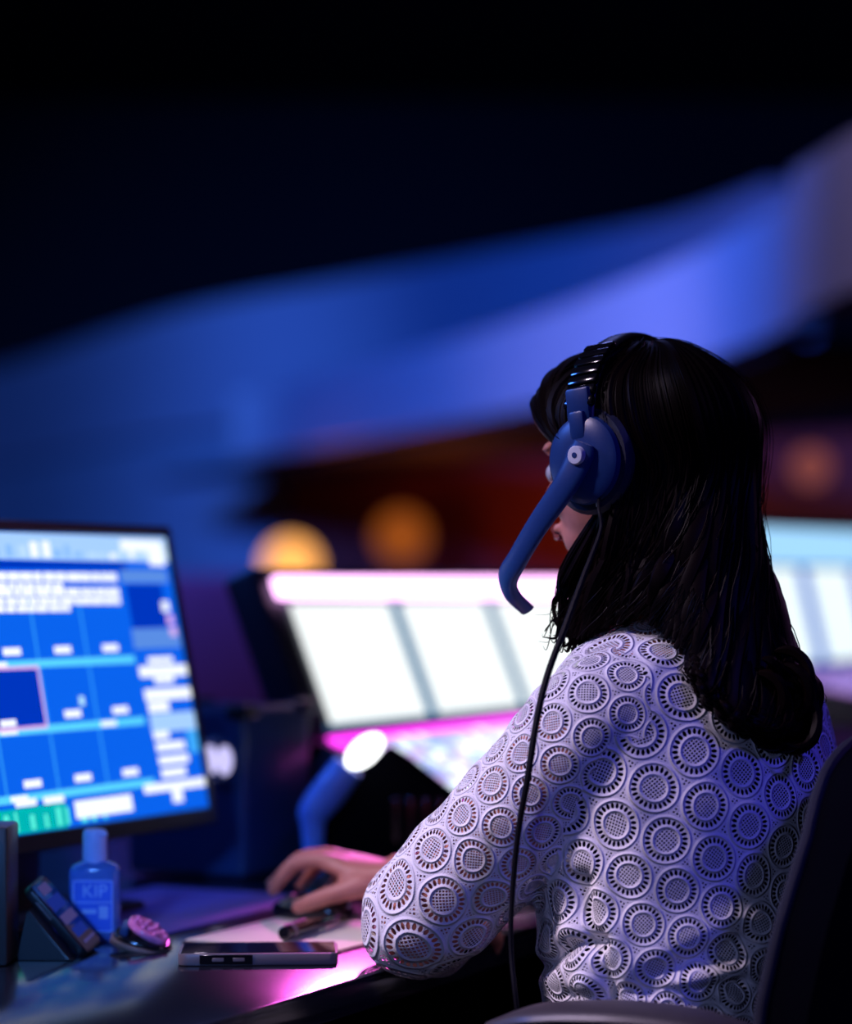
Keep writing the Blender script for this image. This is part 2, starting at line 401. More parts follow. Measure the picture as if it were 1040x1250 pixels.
mesh_obj('bulkhead_front', curved_wall([pl(-120, 27), pl(0, 24.8), pl(200, 20), pl(400, 17.9), pl(600, 16.3), pl(800, 14.9), pl(900, 13.9), pl(935, 13.5)], 2.42, 3.4, 0.3), MAT['bulkhead'], up)
st = struct('wall_rear_lower', curved_wall([pl(-120, 27.2), pl(0, 25), pl(180, 20.6), pl(340, 18.6)], 0.0, 2.42, 0.3), MAT['slate'])
st = struct('wall_under_balcony', curved_wall([pl(345, 18.0), pl(500, 16.8), pl(700, 15.5), pl(900, 14.0), pl(1150, 12.8)], 0.0, 2.0, 0.3), MAT['red_wall'])
def sconce(px, py, Y, label, glow, strength, size=0.11):
    p = at(px, py, Y)
    t = thing('wall_sconce', label, 'lamp', p, 0, None)
    mesh_obj('back_plate', add_box(B(), p + Vector((0, size * 0.9, 0)), (size, 0.02, size * 1.6), None, 0.006), MAT['steel'], t)
    mesh_obj('bracket', add_box(B(), p + Vector((0, size * 0.5, -size * 0.75)), (0.02, size, 0.02), None, 0.004), MAT['steel'], t)
    pr = [(size * math.sin(PI * k / 12), -size * math.cos(PI * k / 12)) for k in range(13)]
    mesh_obj('shade', add_lathe(B(), pr, 24, Matrix.Translation(p)), emat('sconce_glow', glow, strength), t)
    return t
sconce(355, 690, 13.2, 'bright amber wall lamp just above the left end of the console', (1.0, 0.42, 0.10), 1.6, 0.15)
sconce(490, 655, 15.6, 'large dull orange wall lamp on the red wall above the console middle', (1.0, 0.22, 0.03), 0.30, 0.17)
sconce(990, 570, 11.5, 'rosy wall lamp right of the hair, above the far console', (1.0, 0.25, 0.22), 0.22, 0.09)
lamp('sconce_light_amber', 'POINT', at(400, 660, 14.6), (0, 20, 1), 14, (1.0, 0.25, 0.05), 0.1)
lamp('sconce_light_orange', 'POINT', at(540, 640, 14.6), (0, 20, 1), 14, (1.0, 0.20, 0.04), 0.1)
# rows of auditorium seats out of focus between the monitor and the console
def make_seat(loc, label):
    t = thing('theatre_seat', label, 'seat', loc, 0, 'theatre seats in the dark hall')
    M = Matrix.Translation(Vector(loc))
    mesh_obj('backrest', add_box(B(), (0, 0.26, 0.82), (0.5, 0.10, 0.72), M, 0.045, 3), MAT['seat_purple'], t)
    mesh_obj('cushion', add_box(B(), (0, 0.0, 0.42), (0.48, 0.46, 0.12), M, 0.04, 3), MAT['seat_purple'], t)
    for s in (-1, 1):
        mesh_obj('armrest', add_box(B(), (s * 0.27, 0.03, 0.62), (0.05, 0.42, 0.05), M, 0.015), MAT['black_plastic'], t)
        mesh_obj('leg', add_box(B(), (s * 0.27, 0.08, 0.30), (0.04, 0.30, 0.60), M, 0.01), MAT['black_plastic'], t)
    return t
seat0 = make_seat((-0.70, 7.4, 0.0), 'purple theatre seat left of the console, between it and the monitor')
seat0.rotation_euler = (0, 0, 0)
for i, (x, y, z, lab) in enumerate(((-1.32, 7.5, 0.0, 'purple theatre seat hidden mostly behind the left monitor'), (-0.45, 8.6, 0.0, 'theatre seat of the row behind, seen past the console left end'), (-1.08, 8.7, 0.0, 'theatre seat of the row behind, seen over the left monitor'))):
    copy_tree(seat0, (x, y, z), 0, lab)
lamp('house_light_purple', 'SPOT', (-2.2, 4.6, 4.0), (-0.7, 7.6, 0.9), 60, (0.85, 0.30, 0.75), 0.2, 30)

# ------------------------------------------------------------------ the desk
d = Vector((0.455, 0.8905, 0)); nn = Vector((-0.8905, 0.455, 0)); ZU = Vector((0, 0, 1))
DP = Vector((-0.0255, 2.51, 0)); DZ = 0.74
def dk(s, t, z=DZ): return DP + d * s + nn * t + ZU * z
desk = thing('desk', 'glossy black control desk carrying monitor, bottle and phones', 'desk', dk(0.4, 0.5, 0), 0)
DM = frame(dk(0, 0, 0), d, nn, ZU)
mesh_obj('worktop', add_box(B(), (0.49, 0.5, DZ - 0.0175), (2.98, 1.0, 0.035), DM, 0.003, 2), MAT['desk'], desk)
for s in (-0.9, 0.5, 1.9):
    mesh_obj('leg_panel', add_box(B(), (s, 0.55, 0.352), (0.03, 0.8, 0.70), DM, 0.004), MAT['black_plastic'], desk)
mesh_obj('modesty_panel', add_box(B(), (0.5, 0.93, 0.40), (2.76, 0.02, 0.58), DM, 0.004), MAT['black_plastic'], desk)

# ------------------------------------------------------------------ left monitor
class Screen:
    """flat screen: origin, u axis, v axis; graphics are given as rectangles"""
    def __init__(s, o, u, v): s.o, s.u, s.v = Vector(o), Vector(u).normalized(), Vector(v).normalized(); s.n = s.u.cross(s.v).normalized(); s.V, s.F, s.C = [], [], []
    def uv(s, px, py):
        q = onplane(px, py, s.o, s.n) - s.o; return q.dot(s.u), q.dot(s.v)
    def rect(s, u0, v0, u1, v1, c, lift):
        b = len(s.V)
        for a, e in ((u0, v0), (u1, v0), (u1, v1), (u0, v1)): s.V.append(s.o + s.u * a + s.v * e + s.n * lift)
        s.F.append((b, b + 1, b + 2, b + 3)); s.C.append(c)
    def build(s, name, mat, parent):
        o = mesh_obj(name, (s.V, s.F), mat, parent, False)
        at_ = o.data.attributes.new('ink', 'FLOAT_COLOR', 'FACE')
        at_.data.foreach_set('color', [x for c in s.C for x in (*c, 1)])
        return o
mB = at(255, 985, 3.10); mup = ZU * math.cos(math.radians(11)) + nn * math.sin(math.radians(11))
MW, MH = 0.600, 0.354
scr = Screen(mB - d * MW, d, mup)           # u to the right (far), v up, n towards the operator
mon = thing('computer_monitor', 'large desktop monitor with blue tiled screen at left, black frame', 'monitor', (mB - d * MW / 2).to_tuple()[:2] + (DZ,))
FM = frame(scr.o, scr.u, scr.v, scr.n)
bz = B()
for c_, sz in (((MW / 2, MH + 0.006, -0.004), (MW + 0.026, 0.014, 0.014)), ((MW / 2, -0.011, -0.004), (MW + 0.026, 0.022, 0.014)), ((-0.0065, MH / 2, -0.004), (0.013, MH + 0.02, 0.014)), ((MW + 0.0065, MH / 2, -0.004), (0.013, MH + 0.02, 0.014))):
    add_box(bz, c_, sz, FM, 0.002, 1)
mesh_obj('bezel', bz, MAT['black_plastic'], mon)
mesh_obj('back_shell', add_box(B(), (MW / 2, MH / 2, -0.026), (MW + 0.02, MH + 0.02, 0.032), FM, 0.008), MAT['black_plastic'], mon)
mbase = mB - d * MW / 2
sc_c = scr.o + scr.u * MW / 2 + scr.v * 0.15 - scr.n * 0.055
mesh_obj('stand_neck', add_box(B(), (0, 0, 0), (0.07, 0.025, (sc_c.z - DZ)), frame((sc_c.x, sc_c.y, (sc_c.z + DZ) / 2), d, nn, ZU), 0.004), MAT['black_plastic'], mon)
mesh_obj('stand_base', add_box(B(), (0, 0, 0), (0.26, 0.20, 0.012), frame((sc_c.x, sc_c.y, DZ + 0.0065), d, nn, ZU), 0.005), MAT['black_plastic'], mon)
def zc(x, y): return x * 0.32, 630 + y * 0.32       # close-up coordinates to frame coordinates
def R(x0, y0, x1, y1, c, lift=0.0004):
    """rectangle given by its left-middle and right-middle on the picture of the screen"""
    u0, v0 = scr.uv(*zc(x0, y0)); u1, v1 = scr.uv(*zc(x1, y1))
    scr.rect(max(0.0, min(u0, u1)), min(v0, v1), min(MW, max(u0, u1)), max(v0, v1), c, lift)
def bar(x0, x1, y, h, c, lift=0.0008, slope=0):
    """level bar on the screen, y at its right end"""
    u0, _ = scr.uv(*zc(x0, y)); u1, v1 = scr.uv(*zc(x1, y)); _, v2 = scr.uv(*zc(x1, y + h))
    scr.rect(max(0.0, u0), v2, min(MW, u1), v1, c, lift)
BLUE, DEEP, CYAN, WHITE, PALE, GREYB, ROSE, TEAL = (0.003, 0.12, 0.82), (0.0, 0.035, 0.5), (0.10, 0.65, 1.0), (0.95, 1.0, 1.1), (0.38, 0.62, 1.0), (0.10, 0.26, 0.75), (0.75, 0.45, 0.85), (0.0, 0.45, 0.45)
scr.rect(0, 0, MW, MH, BLUE, 0.0001)
scr.rect(0, MH - 0.034, MW, MH - 0.002, PALE, 0.0003)                 # tool bar
rng = random.Random(3)
for k in range(26):
    u = MW * k / 26 + rng.uniform(0, 0.006); hh = rng.uniform(0.006, 0.02)
    scr.rect(u, MH - 0.031, u + rng.uniform(0.008, 0.02), MH - 0.031 + hh, rng.choice([WHITE, (0.5, 0.72, 1.0), (0.25, 0.5, 1.0)]), 0.0005)
bar(455, 612, 96, 40, WHITE, 0.0006); bar(560, 620, 130, 60, WHITE, 0.0006)
scr.rect(0, MH - 0.045, 0.5, MH - 0.036, DEEP, 0.0004)
for y, x1, h in ((215, 440, 38), (252, 236, 26), (272, 465, 36), (306, 455, 34), (338, 264, 30)):   # rows of words
    u1, v1 = scr.uv(*zc(x1, y)); _, v2 = scr.uv(*zc(x1, y + h)); u = 0.015
    while u < u1 - 0.008:
        ww = min(rng.uniform(0.012, 0.03), u1 - u); scr.rect(u, v2 + 0.001, u + ww, v1 - 0.001, WHITE, 0.0006); u += ww + rng.uniform(0.001, 0.003)
R(455, 205, 640, 255, GREYB, 0.0004); R(478, 262, 640, 425, DEEP, 0.0005); R(500, 430, 690, 500, GREYB, 0.0004)
for x, y, rr_ in ((632, 345, 20), (650, 395, 17), (662, 440, 17)): R(x - rr_, y - rr_, x + rr_ * 0.7, y + rr_, WHITE if y < 350 else ROSE, 0.0007)
# tile grid: three rows, the bars under them and the thin lines between
rows = [scr.uv(*zc(505, 535))[1], scr.uv(*zc(550, 768))[1], scr.uv(*zc(600, 1000))[1]]
ug = scr.uv(*zc(548, 765))[0]; tile = (scr.uv(*zc(350, 700))[0] - scr.uv(*zc(160, 700))[0])
for v in rows: scr.rect(0.02, v - 0.0085, ug, v + 0.001, CYAN, 0.0006)
u = ug; k = 0
while u > 0.03:
    if u < ug: scr.rect(u - 0.0018, rows[2], u + 0.0018, rows[0] + 0.075, (0.03, 0.33, 0.95), 0.0004)
    for v in rows:
        scr.rect(u - tile * 0.66, v + 0.007, u - tile * 0.32, v + 0.016, WHITE, 0.0007)
        if rng.random() < 0.6: scr.rect(u - tile * 0.95, v - 0.007, u - tile * 0.62, v - 0.0005, WHITE, 0.0008)
    u -= tile
u1, v1 = scr.uv(*zc(140, 570)); u2, v2 = scr.uv(*zc(186, 808)); us = 0.5 * (u1 + u2)
scr.rect(us - tile * 1.02, v2, us, v1, ROSE, 0.0009); scr.rect(us - tile * 1.02 + 0.004, v2 + 0.004, us - 0.004, v1 - 0.004, DEEP, 0.0010)
scr.rect(us - tile * 0.9, v2 + 0.005, us - tile * 0.6, v2 + 0.013, WHITE, 0.0012)
R(298, 688, 322, 722, (0.5, 0.85, 1.0), 0.0008)
for x0, x1, y, h in ((560, 655, 535, 25), (525, 708, 565, 42), (585, 660, 612, 24), (545, 730, 650, 44), (560, 640, 705, 40), (565, 745, 742, 70), (580, 640, 815, 34), (590, 700, 855, 34), (600, 715, 905, 34), (610, 705, 955, 34), (540, 785, 995, 34), (650, 690, 1030, 60)):
    bar(x0, x1, y, h, PALE if h > 60 else WHITE, 0.0007)
R(700, 760, 760, 900, (0.05, 0.4, 0.95), 0.0006)
bar(275, 497, 1060, 66, WHITE, 0.0009); bar(52, 135, 1075, 28, WHITE, 0.0009); bar(160, 240, 1063, 28, WHITE, 0.0009)
scr.rect(0, 0.001, scr.uv(*zc(250, 1120))[0], 0.030, TEAL, 0.0005)
for k in range(16):
    u = k * 0.024 + rng.uniform(0, 0.01); scr.rect(u, 0.004, u + rng.uniform(0.004, 0.013), rng.uniform(0.010, 0.026), (0.1, 0.9, 0.75), 0.0007)
scr.build('screen', screen_mat('screen_glow', 1.05), mon)

# ------------------------------------------------------------------ lighting consoles
def console(name, label, o, u, tilt, nscr, sw, sh, head, glow, headc, deck_len, deck_drop, keyc, ledc, stand_z, sep=0.017):
    """o = lower left corner of the first screen; u = along the console; screens lean back"""
    u = Vector(u).normalized(); back = Vector((-u.y, u.x, 0)); v = ZU * math.cos(tilt) + back * math.sin(tilt)
    nrm = u.cross(v); tot = nscr * sw
    t = thing(name, label, 'console', (o[0] + u.x * tot / 2, o[1] + u.y * tot / 2, stand_z))
    Fm = frame(o, u, v, nrm)
    mesh_obj('screen_housing', add_box(B(), (tot / 2, (sh + head) / 2, -0.034), (tot + 0.07, sh + head + 0.05, 0.06), Fm, 0.008), MAT['console_body'], t)
    # support pedestal down to the table and the side cheeks
    c0 = Vector(o) + u * tot / 2
    ped = B(); hgt = o[2] - stand_z + 0.02
    add_box(ped, (0, 0.06, hgt / 2), (tot + 0.06, 0.10, hgt), frame((c0.x, c0.y, stand_z), u, back, ZU), 0.006)
    mesh_obj('pedestal', ped, MAT['console_body'], t)
    g = Screen(o, u, v)
    for k in range(nscr):
        e = sep + 0.001
        s = Screen(o, u, v)
        s.rect(k * sw + e, 0.006, (k + 1) * sw - e, sh - 0.004, glow, 0.0006)
        rg = random.Random(k + 5)
        for q in range(7):                       # faint lines of the cue sheet
            yy = 0.02 + q * (sh - 0.04) / 7
            s.rect(k * sw + e + 0.006, yy, k * sw + e + rg.uniform(0.1, sw - 0.05), yy + 0.006, tuple(x * 0.93 for x in glow), 0.0010)
        s.build('screen', MAT['console_glow'], t)
        if k:
            g.rect(k * sw - sep, 0, k * sw + sep, sh, ledc[1], 0.0004)
    g.rect(0, 0, tot, 0.005, ledc[1], 0.0003)
    g.build('screen_divider', MAT['console_dim'], t)
    hb = B(); add_box(hb, (tot / 2, sh + head / 2 + 0.003, 0.008), (tot + 0.03, head, 0.016), Fm, 0.005)
    mesh_obj('header_light', hb, headc, t)
    # sloping key deck in front of the screens
    db = Vector(o) - v * 0.012 + nrm * 0.0; fr_ = -back
    dv = (fr_ * deck_len - ZU * deck_drop)
    dl = dv.length; dvn = dv.normalized(); dn = dvn.cross(u).normalized()
    if dn.z < 0: dn = -dn
    Dm = frame(db, u, dvn, dn)
    mesh_obj('key_deck', add_box(B(), (tot / 2, dl / 2, -0.035), (tot + 0.05, dl, 0.06), Dm, 0.006), MAT['console_body'], t)
    for nm, c_, sz in (('led_strip', (tot / 2, 0.012, 0.0005), (tot + 0.03, 0.014, 0.006)), ('led_strip', (-0.018, dl / 2, 0.0005), (0.008, dl - 0.03, 0.006)), ('led_strip', (tot / 2, dl - 0.008, 0.0005), (tot + 0.03, 0.008, 0.006))):
        mesh_obj(nm, add_box(B(), c_, sz, Dm, 0.002, 1), ledc[0], t)
    rg = random.Random(11); kb = [B() for _ in keyc]
    nx, ny = int(tot / 0.026), int((dl - 0.05) / 0.026)
    for i in range(nx):
        for j in range(ny):
            add_box(kb[rg.randrange(len(keyc))], (0.008 + 0.013 + i * 0.026, 0.034 + 0.013 + j * 0.026, 0.003), (0.019, 0.019, 0.009), Dm, 0.002, 1)
    for b_, mt in zip(kb, keyc):
        ko = mesh_obj('keys', b_, mt, t); ko['kind'] = 'stuff'
    # rubber feet/plinth under the deck
    fb = B(); p = db + dv * 0.6; hh = (p.z - 0.06) - stand_z
    if hh > 0.02:
        add_box(fb, (0, 0, hh / 2), (tot, 0.08, hh), frame((p.x + u.x * tot / 2, p.y + u.y * tot / 2, stand_z), u, back, ZU), 0.005)
        mesh_obj('plinth', fb, MAT['console_body'], t)
    return t
MAT['console_glow'] = screen_mat('console_glow', 1.12); MAT['console_dim'] = screen_mat('console_dim', 0.6)
KEYS = [emat('key_white', (0.75, 0.85, 1.0), 1.7), emat('key_blue', (0.35, 0.48, 1.0), 1.2), emat('key_violet', (0.7, 0.5, 1.0), 1.3)]
MAG = emat('led_magenta', (0.85, 0.04, 0.75), 2.6)
console('lighting_console', 'lighting console with white screens and a magenta-edged key deck, left of the woman', at(398, 890, 3.5), d, math.radians(22), 3, 0.347, 0.198, 0.034,
        (0.95, 1.0, 1.0), emat('header_pink_white', (1.0, 0.50, 0.98), 3.2), 0.30, 0.105, KEYS, (MAG, (0.0, 0.25, 0.55)), DZ)
tb = thing('equipment_table', 'black equipment table carrying the far console at right', 'table', (1.1, 5.2, 0))
u2 = Vector((0.55, 0.835, 0)); TM = frame((0.67, 4.75, 0), u2, Vector((-u2.y, u2.x, 0)), ZU)
mesh_obj('table_top', add_box(B(), (0.45, 0.05, 0.885), (1.1, 0.8, 0.03), TM, 0.004), MAT['black_plastic'], tb)
for sx in (-0.06, 0.96):
    for sy in (-0.30, 0.40): mesh_obj('leg', add_box(B(), (sx, sy, 0.434), (0.05, 0.05, 0.868), TM, 0.004), MAT['black_plastic'], tb)
console('lighting_console', 'far lighting console with pale blue header right of the long hair', at(938, 815, 4.7), u2, math.radians(14), 3, 0.26, 0.205, 0.075,
        (0.85, 0.97, 1.0), emat('header_blue', (0.36, 0.68, 1.0), 1.1), 0.22, 0.04, [emat('key_lilac', (0.50, 0.34, 0.95), 0.8), emat('key_lilac_dim', (0.3, 0.25, 0.9), 0.5)], (emat('led_lilac', (0.6, 0.3, 0.9), 0.8), (0.01, 0.22, 1.1)), 0.90, 0.026)

# ------------------------------------------------------------------ dark equipment between monitor and console
fc = thing('equipment_case', 'dark navy equipment case behind the monitor with a glowing round dial', 'case', dk(0.64, 0.62))
CM = frame(dk(0.64, 0.62), d, nn, ZU)
mesh_obj('case_body', add_box(B(), (0, 0, 0.116), (0.18, 0.19, 0.228), CM, 0.01, 3), MAT['navy_plastic'], fc)
for sx in (-1, 1):
    for sy in (-1, 1): mesh_obj('corner_cap', add_box(B(), (sx * 0.08, sy * 0.085, 0.226), (0.035, 0.035, 0.02), CM, 0.006), MAT['black_plastic'], fc)
pd = dk(0.5445, 0.563, 0.901)
PM = frame(pd, -nn, ZU, -d)
rim_ = mesh_obj('dial_rim', add_lathe(B(), [(0.024, -0.004), (0.031, -0.003), (0.032, 0.003), (0.027, 0.005), (0.024, 0.0)], 20, PM), MAT['navy_plastic'], fc)
for q in (0, 1):
    mesh_obj('dial_light', add_lathe(B(), [(0.011, 0.0), (0.0125, 0.003), (0.010, 0.008), (0, 0.010)], 18, PM @ Matrix.Translation((-0.0115 + 0.023 * q, 0, 0)), 1.0, 1.6), emat('dial_glow', (0.62, 0.58, 1.0), 1.1), rim_)
# intercom station: black wedge in front of the console
ic = thing('intercom_station', 'black wedge-shaped intercom station in front of the console, above the hand', 'intercom', at(470, 1065, 3.3).to_tuple()[:2] + (DZ,))
pts = [at(x, y, 3.26) for x, y in ((392, 1078), (396, 1000), (440, 945), (474, 914), (500, 930), (556, 974), (585, 1000), (590, 1078))]
for p in pts: p.z = max(p.z, DZ + 0.001)
pts[0].z = pts[-1].z = DZ + 0.001
bm = B(); quad_slab(bm, pts[::-1], 0.13)
bmesh.ops.bevel(bm, geom=[e for e in bm.edges], offset=0.008, segments=3, profile=0.5, affect='EDGES')
mesh_obj('housing', bm, MAT['chair_fabric'], ic)
gp = at(520, 1010, 3.255)
for i in range(5):
    mesh_obj('grille_slot', add_box(B(), (gp.x - 0.04 + i * 0.02, 3.2585, 0.82), (0.008, 0.004, 0.06), None, 0.001, 1), MAT['black_gloss'], ic)
# small task lamp: lit white head on a blue arm, in front of the intercom
tl = thing('task_lamp', 'small task lamp with glowing white head on a blue arm before the console', 'lamp', at(385, 1070, 3.2).to_tuple()[:2] + (DZ,))
a0, a1 = at(384, 990, 3.2), at(425, 935, 3.2)
tube_obj('arm', [Vector((a0.x, 3.2, DZ + 0.01)), at(382, 1010, 3.2), a0, lerp(a0, a1, 0.5), a1], [0.012, 0.016, 0.022, 0.024, 0.022], pmat('lamp_arm_blue', (0.15, 0.32, 0.95), 0.3), tl, 14, 24)
hd = at(445, 917, 3.19); hx = (at(462, 902, 3.19) - at(428, 932, 3.19)).normalized()
V, F = [], []; ellipsoid_arrays(hd, (0.030, 0.020, 0.017), (hx, Vector((0, 1, 0)), Vector((0, 1, 0)).cross(hx) * -1), V, F)
mesh_obj('lamp_head', (V, F), emat('lamp_white', (0.95, 0.97, 1.0), 3.5), tl)
mesh_obj('foot', add_lathe(B(), [(0.035, 0), (0.035, 0.008), (0.02, 0.014)], 20, Matrix.Translation((a0.x, 3.2, DZ + 0.0005))), MAT['black_plastic'], tl)

# ------------------------------------------------------------------ small things on the desk
# hand sanitiser bottle
bc = at(116, 1149, 2.69); bc.z = DZ + 0.0005
bt = thing('sanitizer_bottle', 'small clear blue flip-cap gel bottle with printed label, on the desk', 'bottle', bc)
def oval_loft(prof, n=28, p=3.0):
    V, F = [], []
    for z, a, b_ in prof:
        for j in range(n):
            q = 2 * PI * j / n; c, s = math.cos(q), math.sin(q)
            V.append((bc.x + a * math.copysign(abs(c) ** (2 / p), c), bc.y + b_ * math.copysign(abs(s) ** (2 / p), s), bc.z + z))
    for i in range(len(prof) - 1):
        for j in range(n):
            k = (j + 1) % n; F.append((i * n + j, i * n + k, (i + 1) * n + k, (i + 1) * n + j))
    F.append(tuple(range(n))[::-1]); F.append(tuple((len(prof) - 1) * n + j for j in range(n)))
    return V, F
mesh_obj('body', oval_loft([(0, .024, .014), (.003, .0272, .0165), (.010, .0285, .0175), (.070, .0285, .0175), (.079, .0280, .017), (.084, .0235, .0155), (.087, .016, .0125), (.0885, .0125, .0125)], 32), MAT['gel'], bt)
mesh_obj('gel_fill', oval_loft([(.004, .024, .0130), (.066, .0255, .0140), (.068, .024, .013)], 28), pmat('gel_blue', (0.06, 0.18, 0.9), 0.3), bt)
mesh_obj('cap', add_lathe(B(), [(.0135, .0865), (.0137, .088), (.0132, .118), (.0125, .1215), (.0105, .123), (0, .1232)], 28, Matrix.Translation(bc)), MAT['bottle_cap'], bt)
mesh_obj('cap_lip', add_box(B(), bc + Vector((0.010, -0.008, 0.1185)), (0.010, 0.008, 0.005), None, 0.0015), MAT['bottle_cap'], bt)
lb = mesh_obj('label', add_box(B(), bc + Vector((0, -0.0182, 0.040)), (0.046, 0.0006, 0.058)), MAT['label_blue'], bt, False)
pb = B()
for x, z, w_, h_ in ((0, 0.0675, 0.044, 0.0014), (0, 0.012, 0.044, 0.0014), (-0.0215, 0.04, 0.0014, 0.056), (0.0215, 0.04, 0.0014, 0.056), (0, 0.044, 0.043, 0.0012)):
    add_box(pb, bc + Vector((x, -0.0187, z)), (w_, 0.0004, h_))
mesh_obj('label_border', pb, MAT['label_white'], lb, False)
def text_mesh(name, body, size, M, mat, parent, ext=0.0002):
    cu = bpy.data.curves.new(name, 'FONT'); cu.body = body; cu.size = size; cu.extrude = ext; cu.align_x = 'CENTER'; cu.align_y = 'CENTER'
    o = bpy.data.objects.new(name, cu); COL.objects.link(o)
    dg = bpy.context.evaluated_depsgraph_get(); dg.update()
    me = bpy.data.meshes.new_from_object(o.evaluated_get(dg)); bpy.data.objects.remove(o)
    me.transform(M); me.materials.append(mat)
    o = bpy.data.objects.new(name, me); COL.objects.link(o)
    if parent: o.parent = parent; o.matrix_parent_inverse = world_of(parent).inverted()
    return o
text_mesh('lettering', 'KIP', 0.020, frame(bc + Vector((0.002, -0.0188, 0.056)), (1, 0, 0), (0, 0, 1), (0, -1, 0)), MAT['label_white'], lb)
mesh_obj('print_block', add_box(B(), bc + Vector((0.012, -0.0187, 0.033)), (0.010, 0.0004, 0.014)), MAT['label_white'], lb, False)
mesh_obj('print_block', add_box(B(), bc + Vector((-0.004, -0.0187, 0.034)), (0.016, 0.0004, 0.005)), MAT['label_white'], lb, False)

def phone(name, label, M, size, side_mat, screen_bits=(), group=None):
    """slab phone: local x long, y short, z up out of the screen"""
    lx, ly, lz = size
    t = thing(name, label, 'phone', M.translation)
    bm = B(); add_box(bm, (0, 0, 0), (lx, ly, lz), None, 0)
    bmesh.ops.bevel(bm, geom=[e for e in bm.edges if abs((e.verts[0].co - e.verts[1].co).z) > lz * 0.5], offset=0.010, segments=5, profile=0.5, affect='EDGES')
    bmesh.ops.bevel(bm, geom=[e for e in bm.edges if abs((e.verts[0].co - e.verts[1].co).z) < 1e-6 and len(e.link_faces) == 2 and abs(e.link_faces[0].normal.z - e.link_faces[1].normal.z) > 0.5], offset=0.0015, segments=2, profile=0.5, affect='EDGES')
    bmesh.ops.transform(bm, matrix=M, verts=bm.verts[:])
    mesh_obj('body', bm, side_mat, t)
    g = mesh_obj('screen', add_box(B(), (0, 0, lz / 2 + 0.0004), (lx - 0.006, ly - 0.006, 0.0008), M, 0.0003, 1), MAT['phone_glass'], t)
    for (x, y, w_, h_, mt) in screen_bits:
        mesh_obj('screen_icon', add_box(B(), (x, y, lz / 2 + 0.0010), (w_, h_, 0.0004), M), mt, g, False)
    for sx in (-0.25, -0.12): mesh_obj('side_button', add_box(B(), (sx * lx, -ly / 2 - 0.0006, 0), (0.012, 0.0014, lz * 0.3), M, 0.0004, 1), MAT['silver_edge'], t)
    return t
# phone lying flat at the front of the desk
p0 = Vector((-0.176, 2.545, DZ + 0.0070))
lyp = phone('smartphone', 'silver-edged smartphone lying flat near the front edge of the desk', frame(p0, Vector((1, 0.05, 0)), Vector((-0.05, 1, 0)), ZU), (0.166, 0.080, 0.0125), MAT['silver_edge'])
mesh_obj('dark_inset', add_box(B(), (-0.033, -0.0402, 0.0), (0.055, 0.0012, 0.010), frame(p0, Vector((1, 0.05, 0)), Vector((-0.05, 1, 0)), ZU), 0.0003, 1), MAT['black_gloss'], lyp)
# phone propped on a stand at the left
ax = (at(112, 1160, 2.60) - at(40, 1078, 2.60)).normalized(); az = Vector((0.72, -0.14, 0.62)); az = (az - ax * az.dot(ax)).normalized(); ay = az.cross(ax)
pc = lerp(at(112, 1160, 2.60), at(40, 1078, 2.60), 0.5)
ib = emat('icon_blue', (0.04, 0.10, 1.0), 0.22); il = emat('icon_lilac', (0.26, 0.22, 0.9), 0.20)
bits = [(-0.035, 0.0, 0.012, 0.03, il), (-0.016, 0.0, 0.016, 0.045, ib), (0.004, 0.0, 0.012, 0.045, il), (0.022, 0.0, 0.012, 0.04, ib), (0.036, 0.004, 0.004, 0.04, il)]
phone('smartphone', 'black smartphone propped up on a stand at the left, screen faintly lit', frame(pc, ax, ay, az), (0.096, 0.062, 0.010), MAT['black_plastic'], bits)
sd = thing('phone_stand', 'black wedge phone stand under the propped smartphone at left', 'stand', (pc.x - 0.03, pc.y, DZ))
lo = pc + ax * 0.044 - az * 0.0075; hi = pc - ax * 0.030 - az * 0.0075
bm = B()
o2 = ay.normalized() * 0.022
tri = [Vector((lo.x - 0.002, lo.y, DZ + 0.001)), Vector((hi.x - 0.012, hi.y, DZ + 0.001)), Vector((hi.x, hi.y, hi.z)), Vector((lo.x - 0.002, lo.y, lo.z))]
quad_slab(bm, [v - o2 * (1 if o2.y > 0 else -1) for v in tri], 0.04); bmesh.ops.bevel(bm, geom=bm.edges[:], offset=0.002, segments=2, affect='EDGES')
mesh_obj('wedge', bm, MAT['black_plastic'], sd)
mesh_obj('glint_patch', add_box(B(), (hi.x - 0.004, hi.y - 0.02, DZ + 0.012), (0.020, 0.004, 0.012), None, 0.002), MAT['label_white'], sd)  # pale blue patch that paints a glint on the black stand
# dark case with brown edge and a pink glitter grip, leaning beside the bottle
gx = (at(206, 1164, 2.60) - at(134, 1145, 2.60)).normalized(); gz = Vector((0.12, -0.20, 1)); gz = (gz - gx * gz.dot(gx)).normalized(); gy = gz.cross(gx)
gc = lerp(at(206, 1164, 2.60), at(134, 1145, 2.60), 0.5) + Vector((0, 0.02, 0.0))
GM = frame(gc, gx, gy, gz)
cp = thing('compact_case', 'small dark flip case with brown edge and pink glittery top beside the bottle', 'case', (gc.x, gc.y, DZ))
def oval_slab(a, b_, z0, z1, M, p=2.6, n=28, bev=0.002):
    bm = B(); rings = []
    for z, k in ((z0, 1 - bev / a), (z0 + bev, 1), (z1 - bev, 1), (z1, 1 - bev / a)):
        rings.append([bm.verts.new(M @ Vector((k * a * math.copysign(abs(math.cos(q)) ** (2 / p), math.cos(q)), k * b_ * math.copysign(abs(math.sin(q)) ** (2 / p), math.sin(q)), z))) for q in [2 * PI * j / n for j in range(n)]])
    for A, C in zip(rings, rings[1:]):
        for i in range(n): bm.faces.new((A[i], A[(i + 1) % n], C[(i + 1) % n], C[i]))
    bm.faces.new(rings[0][::-1]); bm.faces.new(rings[-1]); return bm
